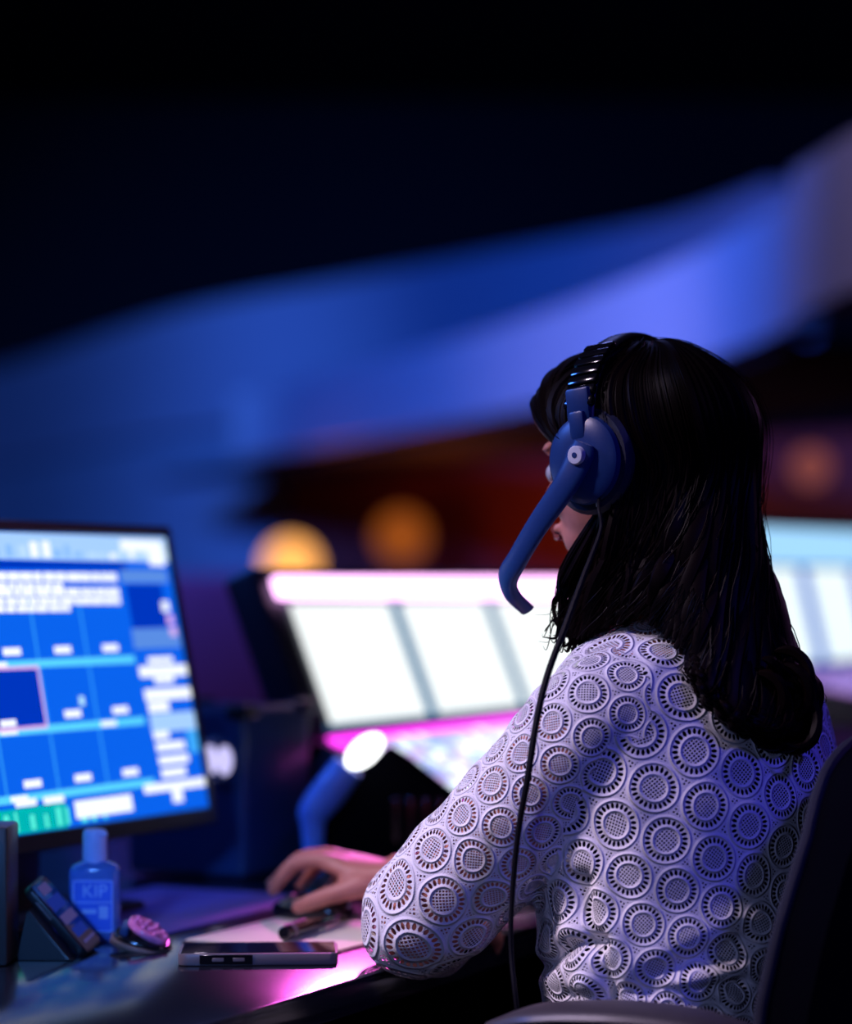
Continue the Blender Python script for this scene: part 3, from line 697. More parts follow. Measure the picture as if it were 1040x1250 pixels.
mesh_obj('lower_shell', oval_slab(0.034, 0.026, -0.005, 0.003, GM), MAT['brown_case'], cp)
mesh_obj('inlay', oval_slab(0.032, 0.024, 0.003, 0.008, GM), MAT['black_gloss'], cp)
GL = GM @ Matrix.Translation((0.004, 0, 0.016)) @ Matrix.Rotation(math.radians(16), 4, 'Y')
lid = mesh_obj('glitter_lid', oval_slab(0.024, 0.020, -0.004, 0.004, GL, 2.2), MAT['pink_grip'], cp)
rg = random.Random(2)
for k in range(14):
    q = k * 2.4; r_ = 0.004 * math.sqrt(k + 0.5) * 1.05
    bm = B(); bmesh.ops.create_icosphere(bm, subdivisions=1, radius=0.0036, matrix=GL @ Matrix.Translation((r_ * math.cos(q) * 1.3, r_ * math.sin(q), 0.0045)))
    mesh_obj('gem', bm, MAT['pink_grip'], lid, False)
mesh_obj('hinge', add_box(B(), (-0.020, 0, 0.011), (0.010, 0.026, 0.014), GM, 0.003), MAT['navy_plastic'], cp)
mesh_obj('prop_foot', add_box(B(), (gc.x - 0.012, gc.y, (DZ + gc.z - 0.007) / 2 + 0.0003), (0.02, 0.03, max(0.004, gc.z - 0.007 - DZ)), None, 0.001, 1), MAT['brown_case'], cp)
# mouse mat, sheet of paper, mouse, marker
def desk_pt(px, py, z=0.0):
    Y = (CZ - DZ - z) * FPX / (py - HOR); return Vector(((px - 520) / FPX * Y, Y, DZ + z))
hf_, hr_ = Vector((-.81, .59, 0)).normalized(), Vector((.59, .81, 0)).normalized()
def TRM(f, r): return Vector((-.033, 2.780, 0)) + hf_ * f + hr_ * r
A0 = desk_pt(192, 1147)
MM = frame(A0, d, nn, ZU)
tag(mesh_obj('mouse_mat', add_box(B(), (0.19, 0.135, 0.002), (0.40, 0.25, 0.003), MM, 0.001, 1), MAT['mat_fabric']), 'dark purple-lit fabric mouse mat under the hand, left of the paper', 'mat')
P0 = desk_pt(222, 1151)
nb = thing('notebook', 'open cream notebook page lying in front of the hand', 'notebook', P0)
NM = frame(P0, d, -nn, -ZU)
NM = frame(P0, -nn, d, ZU)
mesh_obj('page', add_box(B(), (0.098, 0.11, 0.0032), (0.19, 0.215, 0.0016), NM, 0.0004, 1), MAT['paper'], nb)
mesh_obj('cover', add_box(B(), (0.098, 0.11, 0.0013), (0.196, 0.221, 0.0018), NM, 0.0005, 1), MAT['brown_case'], nb)
# marker
k0, k1 = desk_pt(346, 1140, 0.013), desk_pt(410, 1121, 0.013)
mk = thing('marker_pen', 'thick black marker pen on the cream page near the thumb', 'pen', (k0 + k1) / 2)
mx_ = (k1 - k0).normalized(); KM = frame(k0, Vector((0, 0, 1)).cross(mx_), ZU, mx_); kl = (k1 - k0).length
mesh_obj('barrel', add_lathe(B(), [(0.006, 0.0), (0.0078, 0.002), (0.0078, kl * 0.6), (0.0070, kl * 0.62), (0.0070, kl * 0.97), (0.005, kl)], 18, KM), MAT['black_gloss'], mk)
mesh_obj('cap_ring', add_lathe(B(), [(0.0083, kl * 0.1), (0.0083, kl * 0.16)], 18, KM), MAT['silver_edge'], mk)
mesh_obj('clip', add_box(B(), (0.0, 0.0092, kl * 0.22), (0.0045, 0.002, kl * 0.38), KM, 0.0006, 1), MAT['pink_grip'], mk)  # pink light on the clip is put into its colour
mo = TRM(.122, -.004); MoM = frame(Vector((mo.x, mo.y, DZ + 0.0036)), hf_, hr_, ZU)
ms_ = thing('computer_mouse', 'black computer mouse under the fingers of the outstretched hand', 'mouse', (mo.x, mo.y, DZ + 0.0036))
V, F = [], []
for z, k in ((0, .94), (.004, 1), (.012, 1), (.018, .95), (.023, .84), (.027, .64), (.029, .36)):
    for j in range(28):
        q = 2 * PI * j / 28; c, s2 = math.cos(q), math.sin(q); a_ = .054 * k * math.copysign(abs(c) ** .8, c); b2 = .030 * k * math.copysign(abs(s2) ** .8, s2)
        V.append(MoM @ Vector((a_, b2, z * (1 - 0.30 * max(0, a_ / .054)))))
for i in range(6):
    for j in range(28): F.append((i * 28 + j, i * 28 + (j + 1) % 28, (i + 1) * 28 + (j + 1) % 28, (i + 1) * 28 + j))
F.append(tuple(range(28))[::-1]); F.append(tuple(6 * 28 + j for j in range(28)))
mesh_obj('body', (V, F), MAT['black_gloss'], ms_)
mesh_obj('scroll_wheel', add_lathe(B(), [(.006, -.003), (.0075, -.002), (.0075, .002), (.006, .003)], 16, MoM @ Matrix.Translation((.030, 0, .018)) @ Matrix.Rotation(PI / 2, 4, 'X')), MAT['chair_pad'], ms_)
pn = thing('pencil', 'blurred tan pencil lying at the back of the desk under the monitor', 'pencil', desk_pt(275, 1052, 0.004))
q0, q1 = desk_pt(243, 1051, 0.0045), desk_pt(308, 1050, 0.0045)
mesh_obj('shaft', add_lathe(B(), [(0.004, 0), (0.004, (q1 - q0).length)], 6, frame(q0, Vector((0, 0, 1)).cross(q1 - q0), ZU, q1 - q0)), MAT['tan'], pn)
mesh_obj('tip', add_lathe(B(), [(0.004, 0), (0.0005, 0.012)], 6, frame(q1, Vector((0, 0, 1)).cross(q1 - q0), ZU, q1 - q0)), MAT['paper'], pn)
# small desk speaker cut by the left edge of the frame
spY = 2.50
sp_ = thing('desk_speaker', 'grey edge of a small speaker cut off by the left border', 'speaker', at(-40, 1100, 2.53).to_tuple()[:2] + (DZ,))
e0 = at(9, 1010, spY)
mesh_obj('cabinet', add_box(B(), (e0.x - 0.05, spY + 0.035, (DZ + e0.z) / 2 + 0.0005), (0.10, 0.07, e0.z - DZ), None, 0.004), MAT['chair_pad'], sp_)
mesh_obj('grille', add_box(B(), (e0.x - 0.052, spY - 0.0015, (DZ + e0.z) / 2), (0.084, 0.003, (e0.z - DZ) * 0.86), None, 0.001), MAT['chair_fabric'], sp_)

# ------------------------------------------------------------------ the woman
f_t = lambda yaw: (Vector((-math.sin(yaw), math.cos(yaw), 0)), Vector((-math.cos(yaw), -math.sin(yaw), 0)))   # facing, her left
YT, YH, YHIP = math.radians(40), math.radians(52), math.radians(58)
per = thing('person', 'seated woman from behind in white lace blouse, long dark hair, one hand reaching left', 'person', (0.27, 2.49, 0.47))
#            z    cx    cy    half width  half depth
TOR = [(0.475, .262, 2.505, .150, .115), (0.50, .264, 2.500, .176, .130), (0.58, .268, 2.496, .180, .130), (0.66, .274, 2.492, .165, .118), (0.74, .279, 2.490, .152, .108), (0.82, .280, 2.490, .156, .112),
       (0.90, .278, 2.492, .166, .118), (0.97, .275, 2.495, .166, .114), (1.02, .270, 2.497, .160, .102), (1.055, .268, 2.500, .140, .086), (1.082, .262, 2.505, .095, .068), (1.10, .257, 2.510, .064, .056)]
tz = np.array([t[0] for t in TOR]); tarr = np.array(TOR)
def tor_at(z): return [np.interp(z, tz, tarr[:, k]) for k in range(1, 5)]
def yaw_at(z): return lerp(YHIP, YT, min(1, max(0, (z - 0.55) / 0.4)))
def torso_rings(grow, z0=None, z1=None, n=44):
    out = []
    for row in spline(TOR, n):
        z, cx, cy, a, b_ = row
        f, l = f_t(yaw_at(z)); out.append(((cx, cy, z), l, f, a + grow, b_ + grow))
    return out
# arm paths (shoulder to wrist): x, y, z, radius of the bare arm
ARM_L = [(.225, 2.440, 1.020, .050), (.175, 2.415, 1.000, .052), (.125, 2.425, .940, .048), (.060, 2.445, .865, .044), (.000, 2.470, .798, .041), (.004, 2.515, .783, .040), (.014, 2.580, .775, .035), (.022, 2.640, .772, .026)]
ARM_R = [(.318, 2.572, 1.020, .048), (.346, 2.598, 1.000, .050), (.326, 2.655, .945, .046), (.290, 2.740, .880, .043), (.215, 2.800, .825, .040), (.170, 2.808, .812, .040), (.070, 2.800, .806, .035), (-.005, 2.788, .800, .028), (-.040, 2.783, .800, .026)]
SLV_L = [.062, .066, .067, .067, .064, .060, .054, .050]
SLV_R = [.062, .064, .064, .062, .058, .056, .052, .048, .046]
hf, hr, hu = Vector((-.81, .59, 0)).normalized(), Vector((.59, .81, 0)).normalized(), ZU     # right hand: forward, towards the little finger, up
W_R = Vector((-.033, 2.780, .800))
FING = {'index': [(.060, -.020, .010), (.090, -.026, .015), (.124, -.030, .009), (.146, -.031, -.010), (.160, -.031, -.026)],
        'middle': [(.060, -.004, .012), (.094, -.004, .019), (.136, -.007, .013), (.163, -.008, -.006), (.181, -.008, -.022)],
        'ring': [(.058, .012, .010), (.087, .016, .014), (.124, .020, .008), (.147, .022, -.010), (.161, .022, -.026)],
        'little': [(.052, .026, .004), (.078, .034, .006), (.106, .040, -.002), (.123, .042, -.016), (.134, .043, -.030)],
        'thumb': [(.012, -.014, -.006), (.032, -.034, -.012), (.058, -.046, -.020), (.085, -.052, -.030), (.106, -.050, -.038)]}
FR = {'index': (.0105, .0105, .0092, .0082, .0066), 'middle': (.0105, .0108, .0095, .0084, .0068), 'ring': (.010, .0102, .009, .008, .0064), 'little': (.009, .009, .008, .0072, .0058), 'thumb': (.014, .0135, .0115, .0108, .0084)}
def hand(V, F, W, f, r, u, flip=1, curl=0.0, sc=1.0):
    T = lambda q: W + f * q[0] * sc + r * q[1] * sc * flip + u * q[2] * sc
    # palm: wrist to knuckles
    palm = [((-.02, 0, 0), .026, .019), ((.0, 0, 0), .027, .0185), ((.03, -.001, .002), .034, .0175), ((.06, .004, .006), .040, .0155), ((.084, .005, .010), .041, .0125), ((.094, .005, .010), .036, .009)]
    ring_loft([(T(c), r, u, a * sc, b_ * sc) for c, a, b_ in palm], 24, V, F)
    ellipsoid_arrays(T((.035, -.028, -.008)), (.028 * sc, .017 * sc, .014 * sc), (f, r, u), V, F, 14, 10)     # ball of the thumb
    for k, J in FING.items():
        J = [Vector(j) for j in J]
        if curl:
            J = [Vector((j[0] - max(0, j[0] - .09) * curl, j[1], j[2] - max(0, j[0] - .09) * curl * 0.5)) for j in J]
        P = spline([T(j) for j in J], 18); R_ = np.interp(np.linspace(0, 1, 18), np.linspace(0, 1, 5), FR[k]) * sc
        R_ = R_ + np.exp(-((np.linspace(0, 1, 18) - 0.5) / 0.07) ** 2) * 0.0007
        tube_arrays(P, R_, R_ * 0.94, 14, u, True, V, F)
        ellipsoid_arrays(P[-1], (FR[k][-1] * sc,) * 3, (f, r, u), V, F, 12, 8)
# head
HC = Vector((0.2195, 2.530, 1.266)); hfw, hl = f_t(YH)
tilt = math.radians(6); hfw2 = (hfw * math.cos(tilt) - ZU * math.sin(tilt)).normalized(); hup = hl.cross(hfw2) * -1
if hup.z < 0: hup = -hup
HX = lambda l, f, u: HC + hl * l + hfw2 * f + hup * u
V, F = [], []
ring_loft(torso_rings(-0.010), 40, V, F)
nk = [((.258, 2.508, 1.06), .066, .060), ((.252, 2.512, 1.10), .055, .054), ((.243, 2.518, 1.15), .050, .052), ((.232, 2.524, 1.20), .052, .054)]
ring_loft([(c, hl, hfw, a, b_) for c, a, b_ in nk], 24, V, F)
for A in (ARM_L, ARM_R):
    P = spline(A, 40); P[:, 3] += .008 * np.clip((P[:, 3] - .030) / .012, 0, 1); tube_arrays(P[:, :3], P[:, 3], P[:, 3] * 0.97, 20, (0, 0, 1), True, V, F)
    ellipsoid_arrays(A[1][:3], (.056, .056, .056), ((1, 0, 0), (0, 1, 0), (0, 0, 1)), V, F, 18, 12)
hand(V, F, W_R, hf, hr, hu)
lf = Vector((.10, .99, 0)).normalized(); lr_ = Vector((.99, -.10, 0)).normalized()
hand(V, F, Vector((.023, 2.640, .766)), lf, -lr_, ZU, 1, 0.85, 0.92)
# skull, face
ell = lambda c, R_, nu=26, nv=18: ellipsoid_arrays(HX(*c), R_, (hl, hfw2, hup), V, F, nu, nv)
ell((0, -.012, .030), (.073, .092, .080)); ell((0, .030, -.020), (.062, .066, .082)); ell((0, .052, -.070), (.042, .040, .036)); ell((0, .072, -.092), (.020, .018, .016))
ell((.030, .066, -.030), (.026, .024, .024), 14, 10); ell((-.030, .066, -.030), (.026, .024, .024), 14, 10)
ell((0, .080, .022), (.050, .016, .012), 16, 10)                                 # brow
tube_arrays(spline([HX(0, .088, .012), HX(0, .100, -.012), HX(0, .110, -.030), HX(0, .096, -.040)], 12), np.linspace(.007, .012, 12), None, 12, hup, True, V, F)   # nose
for s in (-1, 1):
    ell((s * .010, .096, -.033), (.008, .009, .007), 10, 8)
    tube_arrays(spline([HX(s * .024, .090, -.062), HX(s * .010, .099, -.060), HX(0, .101, -.061)], 8), .006, .005, 8, hup, True, V, F)
    ellipsoid_arrays(HX(s * .076, -.004, -.004), (.009, .019, .031), (hl, hfw2, hup), V, F, 14, 10)
    ellipsoid_arrays(HX(s * .074, .006, -.030), (.007, .009, .011), (hl, hfw2, hup), V, F, 10, 8)
# legs
g_c, l_c = f_t(math.radians(60))
LEGS = []
for s in (-1, 1):
    h0 = Vector((.262, 2.505, .545)) + l_c * s * .085
    kn = h0 + g_c * .40 + ZU * .0; an = kn + g_c * .02 - ZU * .46; toe = an + g_c * .13 - ZU * .045
    LEGS.append([(h0 - g_c * .05, .078), (h0 + g_c * .1, .080), (h0 + g_c * .26, .068), (kn, .055), (kn + g_c * .012 - ZU * .06, .052), (kn - ZU * .20 + g_c * .0, .050), (an, .034)])
    P = spline([(*p, r) for p, r in LEGS[-1]], 40); tube_arrays(P[:, :3], P[:, 3], None, 18, l_c, True, V, F)
    tube_arrays(spline([an, an + g_c * .05 - ZU * .03, toe], 10), [.034, .036, .036, .035, .034, .033, .031, .028, .024, .018], .026, 14, ZU, True, V, F)
me = remeshed(V, F, 0.0036, 5)
body = bpy.data.objects.new('body', me); COL.objects.link(body); body.parent = per; body.matrix_parent_inverse = world_of(per).inverted()
me.materials.clear(); me.materials.append(MAT['skin']); me.materials.append(MAT['underlayer'])
co = np.zeros(len(me.polygons) * 3); me.polygons.foreach_get('center', co); co = co.reshape(-1, 3)
ctx = np.stack([np.interp(co[:, 2], tz, tarr[:, k]) for k in (1, 2)], 1)
rad = np.hypot(co[:, 0] - ctx[:, 0], co[:, 1] - ctx[:, 1])
me.polygons.foreach_set('material_index', ((co[:, 2] < 1.065) & (rad < 0.19)).astype(int))
me.polygons.foreach_set('use_smooth', [True] * len(me.polygons))
for s in (-1, 1):
    V, F = [], []; ellipsoid_arrays(HX(s * .031, .079, -.004), (.0125, .0125, .0115), (hl, hfw2, hup), V, F, 16, 12); e = mesh_obj('eye', (V, F), MAT['eye'], per)
    V, F = [], []; ellipsoid_arrays(HX(s * .031, .0895, -.004), (.0055, .0028, .0055), (hl, hfw2, hup), V, F, 12, 8); mesh_obj('iris', (V, F), MAT['hair'], e)
V, F = [], []
tube_arrays(spline([HX(-.022, .096, -.062), HX(0, .106, -.059), HX(.022, .096, -.062)], 12), .0035, .0045, 8, hup, True, V, F)
tube_arrays(spline([HX(-.020, .095, -.067), HX(0, .105, -.068), HX(.020, .095, -.067)], 12), .0035, .005, 8, hup, True, V, F)
mesh_obj('lips', (V, F), MAT['lips'], per)
# finger nails of the visible hand
TR = lambda q: W_R + hf * q[0] + hr * q[1] + hu * q[2]
for k, J in FING.items():
    a, b_ = TR(J[3]), TR(J[4]); t_ = (b_ - a).normalized(); side = Vector((0, 0, 1)).cross(t_).normalized(); nu_ = t_.cross(side)
    if nu_.z < 0: nu_ = -nu_
    V, F = [], []; ellipsoid_arrays(b_ + nu_ * FR[k][4] * 0.86 - t_ * 0.001, (.0052 if k != 'thumb' else .0066, .0066, .0014), (side, t_, nu_), V, F, 12, 8)
    mesh_obj('fingernail', (V, F), pmat('nail_' + k, (0.62, 0.34, 0.30), 0.25), per)
# trousers and shoes
V, F = [], []
for L_ in LEGS:
    P = spline([(*p, r + .010) for p, r in L_], 40); tube_arrays(P[:, :3], P[:, 3], None, 18, l_c, True, V, F)
rr_ = [r for r in torso_rings(0.006) if r[0][2] < 0.70]; ring_loft(rr_, 36, V, F)
me = remeshed(V, F, 0.009, 6); tr = bpy.data.objects.new('trousers', me); COL.objects.link(tr); tr.parent = per; tr.matrix_parent_inverse = world_of(per).inverted()
me.materials.clear(); me.materials.append(MAT['trousers']); me.polygons.foreach_set('use_smooth', [True] * len(me.polygons))
for L_ in LEGS:
    an = L_[-1][0]; V, F = [], []
    tube_arrays(spline([an - g_c * .035 - ZU * .03, an + g_c * .05 - ZU * .032, an + g_c * .15 - ZU * .045], 12), [.030, .038, .042, .042, .042, .042, .043, .043, .042, .039, .033, .02], [.03, .034, .036, .036, .035, .033, .030, .028, .026, .023, .019, .012], 16, ZU, True, V, F)
    mesh_obj('shoe', (V, F), MAT['shoe'], per)

# blouse: torso and sleeves fused into one cloth, then opened at neck, hem and cuffs
V, F = [], []
def blouse_rings():
    out = []
    for row in spline(TOR, 60):
        z, cx, cy, a, b_ = row
        if z < 0.60: continue
        f, l = f_t(yaw_at(z)); g_ = 0.010 + 0.012 * math.exp(-((z - 0.76) / 0.10) ** 2)
        dr = 0.015 * math.exp(-((z - 0.84) / 0.13) ** 2); c_ = Vector((cx, cy, z)) + f * dr
        out.append((tuple(c_), l, f, a + g_, b_ + g_ + dr))
    return out
ring_loft(blouse_rings(), 48, V, F)
ring_loft([(c, hl, hfw, a + .008, b_ + .008) for c, a, b_ in nk[:2]], 24, V, F)
for A, R_ in ((ARM_L, SLV_L), (ARM_R, SLV_R)):
    P = spline([(a[0], a[1], a[2], r) for a, r in zip(A, R_)], 50); tube_arrays(P[:, :3], P[:, 3], P[:, 3], 24, (0, 0, 1), True, V, F)
    ellipsoid_arrays(A[1][:3], (.067, .067, .067), ((1, 0, 0), (0, 1, 0), (0, 0, 1)), V, F, 18, 12)
me = remeshed(V, F, 0.006, 10)
nv_ = len(me.vertices); co = np.zeros(nv_ * 3); me.vertices.foreach_get('co', co); co = co.reshape(-1, 3)
def axis_info(P, X):
    """nearest point of polyline P: arc length, distance, vector, tangent"""
    seg = P[1:] - P[:-1]; ln = np.linalg.norm(seg, axis=1); cum = np.concatenate([[0], np.cumsum(ln)])
    best = np.full(len(X), 1e9); s = np.zeros(len(X)); vec = np.zeros_like(X); tan = np.zeros_like(X)
    for i in range(len(seg)):
        t = np.clip(((X - P[i]) @ seg[i]) / ln[i] ** 2, 0, 1); q = P[i] + t[:, None] * seg[i]; dd = np.linalg.norm(X - q, axis=1)
        k = dd < best; best[k] = dd[k]; s[k] = cum[i] + t[k] * ln[i]; vec[k] = (X - q)[k]; tan[k] = seg[i] / ln[i]
    return s, best, vec, tan
AP = [spline([a[:3] for a in A], 60) for A in (ARM_L, ARM_R)]
# openings
bm = bmesh.new(); bm.from_mesh(me); bm.faces.ensure_lookup_table()
fc_ = np.array([f.calc_center_median() for f in bm.faces]); kill = np.zeros(len(fc_), bool)
kill |= fc_[:, 2] < 0.655
kill |= (fc_[:, 2] > 1.094 + (fc_ - np.array([.257, 2.51, 0])) @ np.array([*f_t(YT)[0]]) * -0.35) & (np.hypot(fc_[:, 0] - .257, fc_[:, 1] - 2.51) < .09)
for P, cut, lim in ((AP[0], 0.07, .09), (AP[1], 0.075, .09)):
    s, dd, _, _ = axis_info(P, fc_); tot = np.linalg.norm(np.diff(P, axis=0), axis=1).sum(); kill |= (s > tot - cut) & (dd < lim) & (fc_[:, 2] < .90)
bmesh.ops.delete(bm, geom=[f for f, k in zip(bm.faces, kill) if k], context='FACES')
bm.to_mesh(me); bm.free()
# cloth coordinates
np_ = len(me.polygons); fc_ = np.zeros(np_ * 3); me.polygons.foreach_get('center', fc_); fc_ = fc_.reshape(-1, 3)
nv_ = len(me.vertices); co = np.zeros(nv_ * 3); me.vertices.foreach_get('co', co); co = co.reshape(-1, 3)
nl = len(me.loops); lv = np.zeros(nl, int); me.loops.foreach_get('vertex_index', lv)
ls = np.zeros(np_, int); me.polygons.foreach_get('loop_start', ls); lt = np.zeros(np_, int); me.polygons.foreach_get('loop_total', lt)
lf_ = np.repeat(np.arange(np_), lt)
UV = np.zeros((nl, 2))
# torso: u = arc length round the local ellipse from the centre of the back, v = length down the back
zs = np.linspace(0.6, 1.12, 200); av = np.array([0.5 * (tor_at(z)[2] + tor_at(z)[3]) for z in zs])
vm = np.concatenate([[0], np.cumsum(np.hypot(np.diff(zs), np.diff(av)))])
def torso_uv(X, ref=None):
    z = X[:, 2]; cx = np.interp(z, tz, tarr[:, 1]); cy = np.interp(z, tz, tarr[:, 2]); a = np.interp(z, tz, tarr[:, 3]) + .012; b_ = np.interp(z, tz, tarr[:, 4]) + .012
    yw = np.interp(z, [0.55, 0.95], [YHIP, YT]) * 0 + YT
    lx, ly = -np.cos(yw), -np.sin(yw); fx, fy = -np.sin(yw), np.cos(yw)
    dx, dy = X[:, 0] - cx, X[:, 1] - cy
    L_ = (dx * lx + dy * ly) / a; B_ = -(dx * fx + dy * fy) / b_
    th = np.arctan2(L_, B_)
    if ref is not None: th = np.where(th - ref > PI, th - 2 * PI, np.where(th - ref < -PI, th + 2 * PI, th))
    tt = np.linspace(-2 * PI, 2 * PI, 801); ell_ = np.hypot(0.168 * np.cos(tt), 0.118 * np.sin(tt)); arc = np.concatenate([[0], np.cumsum(0.5 * (ell_[1:] + ell_[:-1]) * np.diff(tt))]); arc -= np.interp(0, tt, arc)
    return np.interp(th, tt, arc) * np.clip((a + b_) / 0.29, 0.45, 1.1) ** 0.6, np.interp(z, zs, vm), th
_, _, thf = torso_uv(fc_)
u_, v_, _ = torso_uv(co[lv], thf[lf_]); UV[:, 0] = -u_; UV[:, 1] = v_
PIECES, SUVS = [], []
for P, lat0, side_, r_arm in ((AP[0], .125, 1, .066), (AP[1], .125, -1, .062)):
    s_, dd, vec, tan = axis_info(P, fc_)
    lw = np.array(f_t(YT)[1]) * side_
    lat = (fc_ - np.array([.275, 2.495, 0])) @ lw
    cxz = np.interp(fc_[:, 2], tz, tarr[:, 1]); cyz = np.interp(fc_[:, 2], tz, tarr[:, 2])
    fw = np.array(f_t(YT)[0]); dx, dy = fc_[:, 0] - cxz, fc_[:, 1] - cyz
    aa = np.interp(fc_[:, 2], tz, tarr[:, 3]) + .016; bb = np.interp(fc_[:, 2], tz, tarr[:, 4]) + .016
    imp = np.hypot((dx * lw[0] + dy * lw[1]) / aa, (dx * fw[0] + dy * fw[1]) / bb)
    dtor = (imp - 1) * 0.13
    slv = (lat > lat0 + np.clip(1.03 - fc_[:, 2], 0, .10) * 0.30) & (dd < 0.092) & ((dd - r_arm < dtor) | (fc_[:, 2] > 0.985))
    slv |= (dd - r_arm < dtor - 0.02) & (fc_[:, 2] < 0.93) & (dd < .085)
    if side_ > 0: A_, B_ = np.array([.172, 2.41, 1.00]), np.array([-.005, 2.50, .785])
    else: A_, B_ = np.array([.375, 2.63, 1.00]), np.array([.14, 2.84, .79])
    ax_ = (B_ - A_); L0 = np.linalg.norm(ax_); ax_ /= L0
    ref = np.array([0.25, 0.95, -0.2]); e1 = ref - ax_ * (ax_ @ ref); e1 /= np.linalg.norm(e1); e2 = np.cross(ax_, e1)
    def suv(X, A_=A_, ax_=ax_, L0=L0, e1=e1, e2=e2):
        t = (X - A_) @ ax_; v = X - A_ - t[:, None] * ax_; rr = np.linalg.norm(v, axis=1)
        return np.arctan2(v @ e2, -(v @ e1)), np.where(t > L0, L0 + .075 * np.arctan2(t - L0, rr), t)
    PIECES.append((slv, suv(fc_)[0])); SUVS.append(suv)
# unfold the cloth along its seams, then lay each piece back at true size on the coordinates above
piece = np.zeros(np_, int); wrap = np.zeros(np_)
for k_, m2 in enumerate(PIECES): piece[m2[0]] = k_ + 1; wrap[m2[0]] = m2[1][m2[0]]
wrap[piece == 0] = thf[piece == 0]
bm = bmesh.new(); bm.from_mesh(me); bm.faces.ensure_lookup_table()
for it in range(6):                                  # smooth the outline of the pieces
    new_p = piece.copy()
    for f in bm.faces:
        nb = [piece[g.index] for v in f.verts for g in v.link_faces]
        c = max(set(nb), key=nb.count); new_p[f.index] = c
    piece = new_p
sl0 = [suv_ for suv_ in SUVS]
for k_ in (1, 2):
    sel = piece == k_; wrap[sel] = sl0[k_ - 1](fc_[sel])[0]
wrap[piece == 0] = thf[piece == 0]
for e in bm.edges:
    if len(e.link_faces) == 2:
        a, b_ = e.link_faces[0].index, e.link_faces[1].index
        e.seam = bool(piece[a] != piece[b_] or abs(wrap[a] - wrap[b_]) > PI)
bm.to_mesh(me); bm.free()
ul = me.uv_layers.new(name='cloth')
tmp = bpy.data.objects.new('tmp', me); COL.objects.link(tmp)
bpy.context.view_layer.objects.active = tmp
for o_sel in bpy.context.selected_objects: o_sel.select_set(False)
tmp.select_set(True)
ok_unwrap = True
try:
    bpy.ops.object.mode_set(mode='EDIT'); bpy.ops.mesh.select_all(action='SELECT')
    bpy.ops.uv.unwrap(method='ANGLE_BASED', fill_holes=False, margin=0.01)
    bpy.ops.object.mode_set(mode='OBJECT')
except Exception as ex:
    ok_unwrap = False; print('unwrap failed', ex)
ul = me.uv_layers['cloth']; raw = np.zeros(nl * 2); ul.data.foreach_get('uv', raw); raw = raw.reshape(-1, 2)
u_, v_, _ = torso_uv(co[lv], thf[lf_]); T_UV = np.stack([-u_, v_], 1)
goal = T_UV.copy()
for k_ in (1, 2):
    m_ = (piece == k_)[lf_]; al, vv = SUVS[k_ - 1](co[lv][m_]); af = wrap[lf_][m_]
    al = np.where(al - af > PI, al - 2 * PI, np.where(al - af < -PI, al + 2 * PI, al)); goal[m_, 0] = al * .066 + .013; goal[m_, 1] = -vv + 3.0
final = goal.copy()
# islands
bm = bmesh.new(); bm.from_mesh(me); bm.faces.ensure_lookup_table(); isl = -np.ones(np_, int); ni = 0
for f0 in bm.faces:
    if isl[f0.index] >= 0: continue
    st_ = [f0]; isl[f0.index] = ni
    while st_:
        f = st_.pop()
        for e in f.edges:
            if e.seam: continue
            for g_ in e.link_faces:
                if isl[g_.index] < 0: isl[g_.index] = ni; st_.append(g_)
    ni += 1
areas = np.array([f.calc_area() for f in bm.faces]); bm.free()
if ok_unwrap:
    # weight the fit towards the side the pattern is laid out on (the back and the outer sleeve)
    for k_ in range(ni):
        fm = isl == k_
        if fm.sum() < 60 or piece[np.argmax(fm)] == 2: continue
        m_ = fm[lf_]; X = raw[m_]; G = goal[m_]
        wgt = np.exp(-(np.abs(wrap[lf_][m_]) / 1.0) ** 2) + 1e-4
        wgt /= wgt.sum(); mx, mg = (X * wgt[:, None]).sum(0), (G * wgt[:, None]).sum(0)
        Xc, Gc = X - mx, G - mg
        best = None
        for flip in (1, -1):
            Xf = Xc * np.array([flip, 1]); z1 = Xf[:, 0] + 1j * Xf[:, 1]; z2 = Gc[:, 0] + 1j * Gc[:, 1]
            q = (wgt * z2 * z1.conj()).sum() / (wgt * abs(z1) ** 2).sum(); err = (wgt * abs(z2 - q * z1) ** 2).sum()
            if best is None or err < best[0]: best = (err, q, z1)
        # true size: median ratio of cloth area to unfolded area
        P0_ = X; pa = []
        lsf = ls[fm]; 
        qd = raw[lsf[:, None] + np.arange(3)[None]]; a2 = 0.5 * abs((qd[:, 1, 0] - qd[:, 0, 0]) * (qd[:, 2, 1] - qd[:, 0, 1]) - (qd[:, 2, 0] - qd[:, 0, 0]) * (qd[:, 1, 1] - qd[:, 0, 1])) * np.where(lt[fm] == 4, 2, 1)
        vis = np.abs(wrap[fm]) < 1.2
        sc_ = np.median(np.sqrt(areas[fm][vis] / np.maximum(a2[vis], 1e-12))) if vis.sum() > 20 else abs(best[1])
        z = best[1] / abs(best[1]) * sc_ * best[2]
        final[m_] = np.stack([z.real, z.imag], 1) + mg
ul.data.foreach_set('uv', final.ravel())
bpy.data.objects.remove(tmp)
# finer cloth
sm = bpy.data.objects.new('tmp', me); COL.objects.link(sm); ms = sm.modifiers.new('s', 'SUBSURF'); ms.levels = 1
dg = bpy.context.evaluated_depsgraph_get(); dg.update(); me2 = bpy.data.meshes.new_from_object(sm.evaluated_get(dg)); bpy.data.objects.remove(sm); me = me2
nv_ = len(me.vertices); co = np.zeros(nv_ * 3); me.vertices.foreach_get('co', co); co = co.reshape(-1, 3)
no = np.zeros(nv_ * 3); me.vertices.foreach_get('normal', no); no = no.reshape(-1, 3)
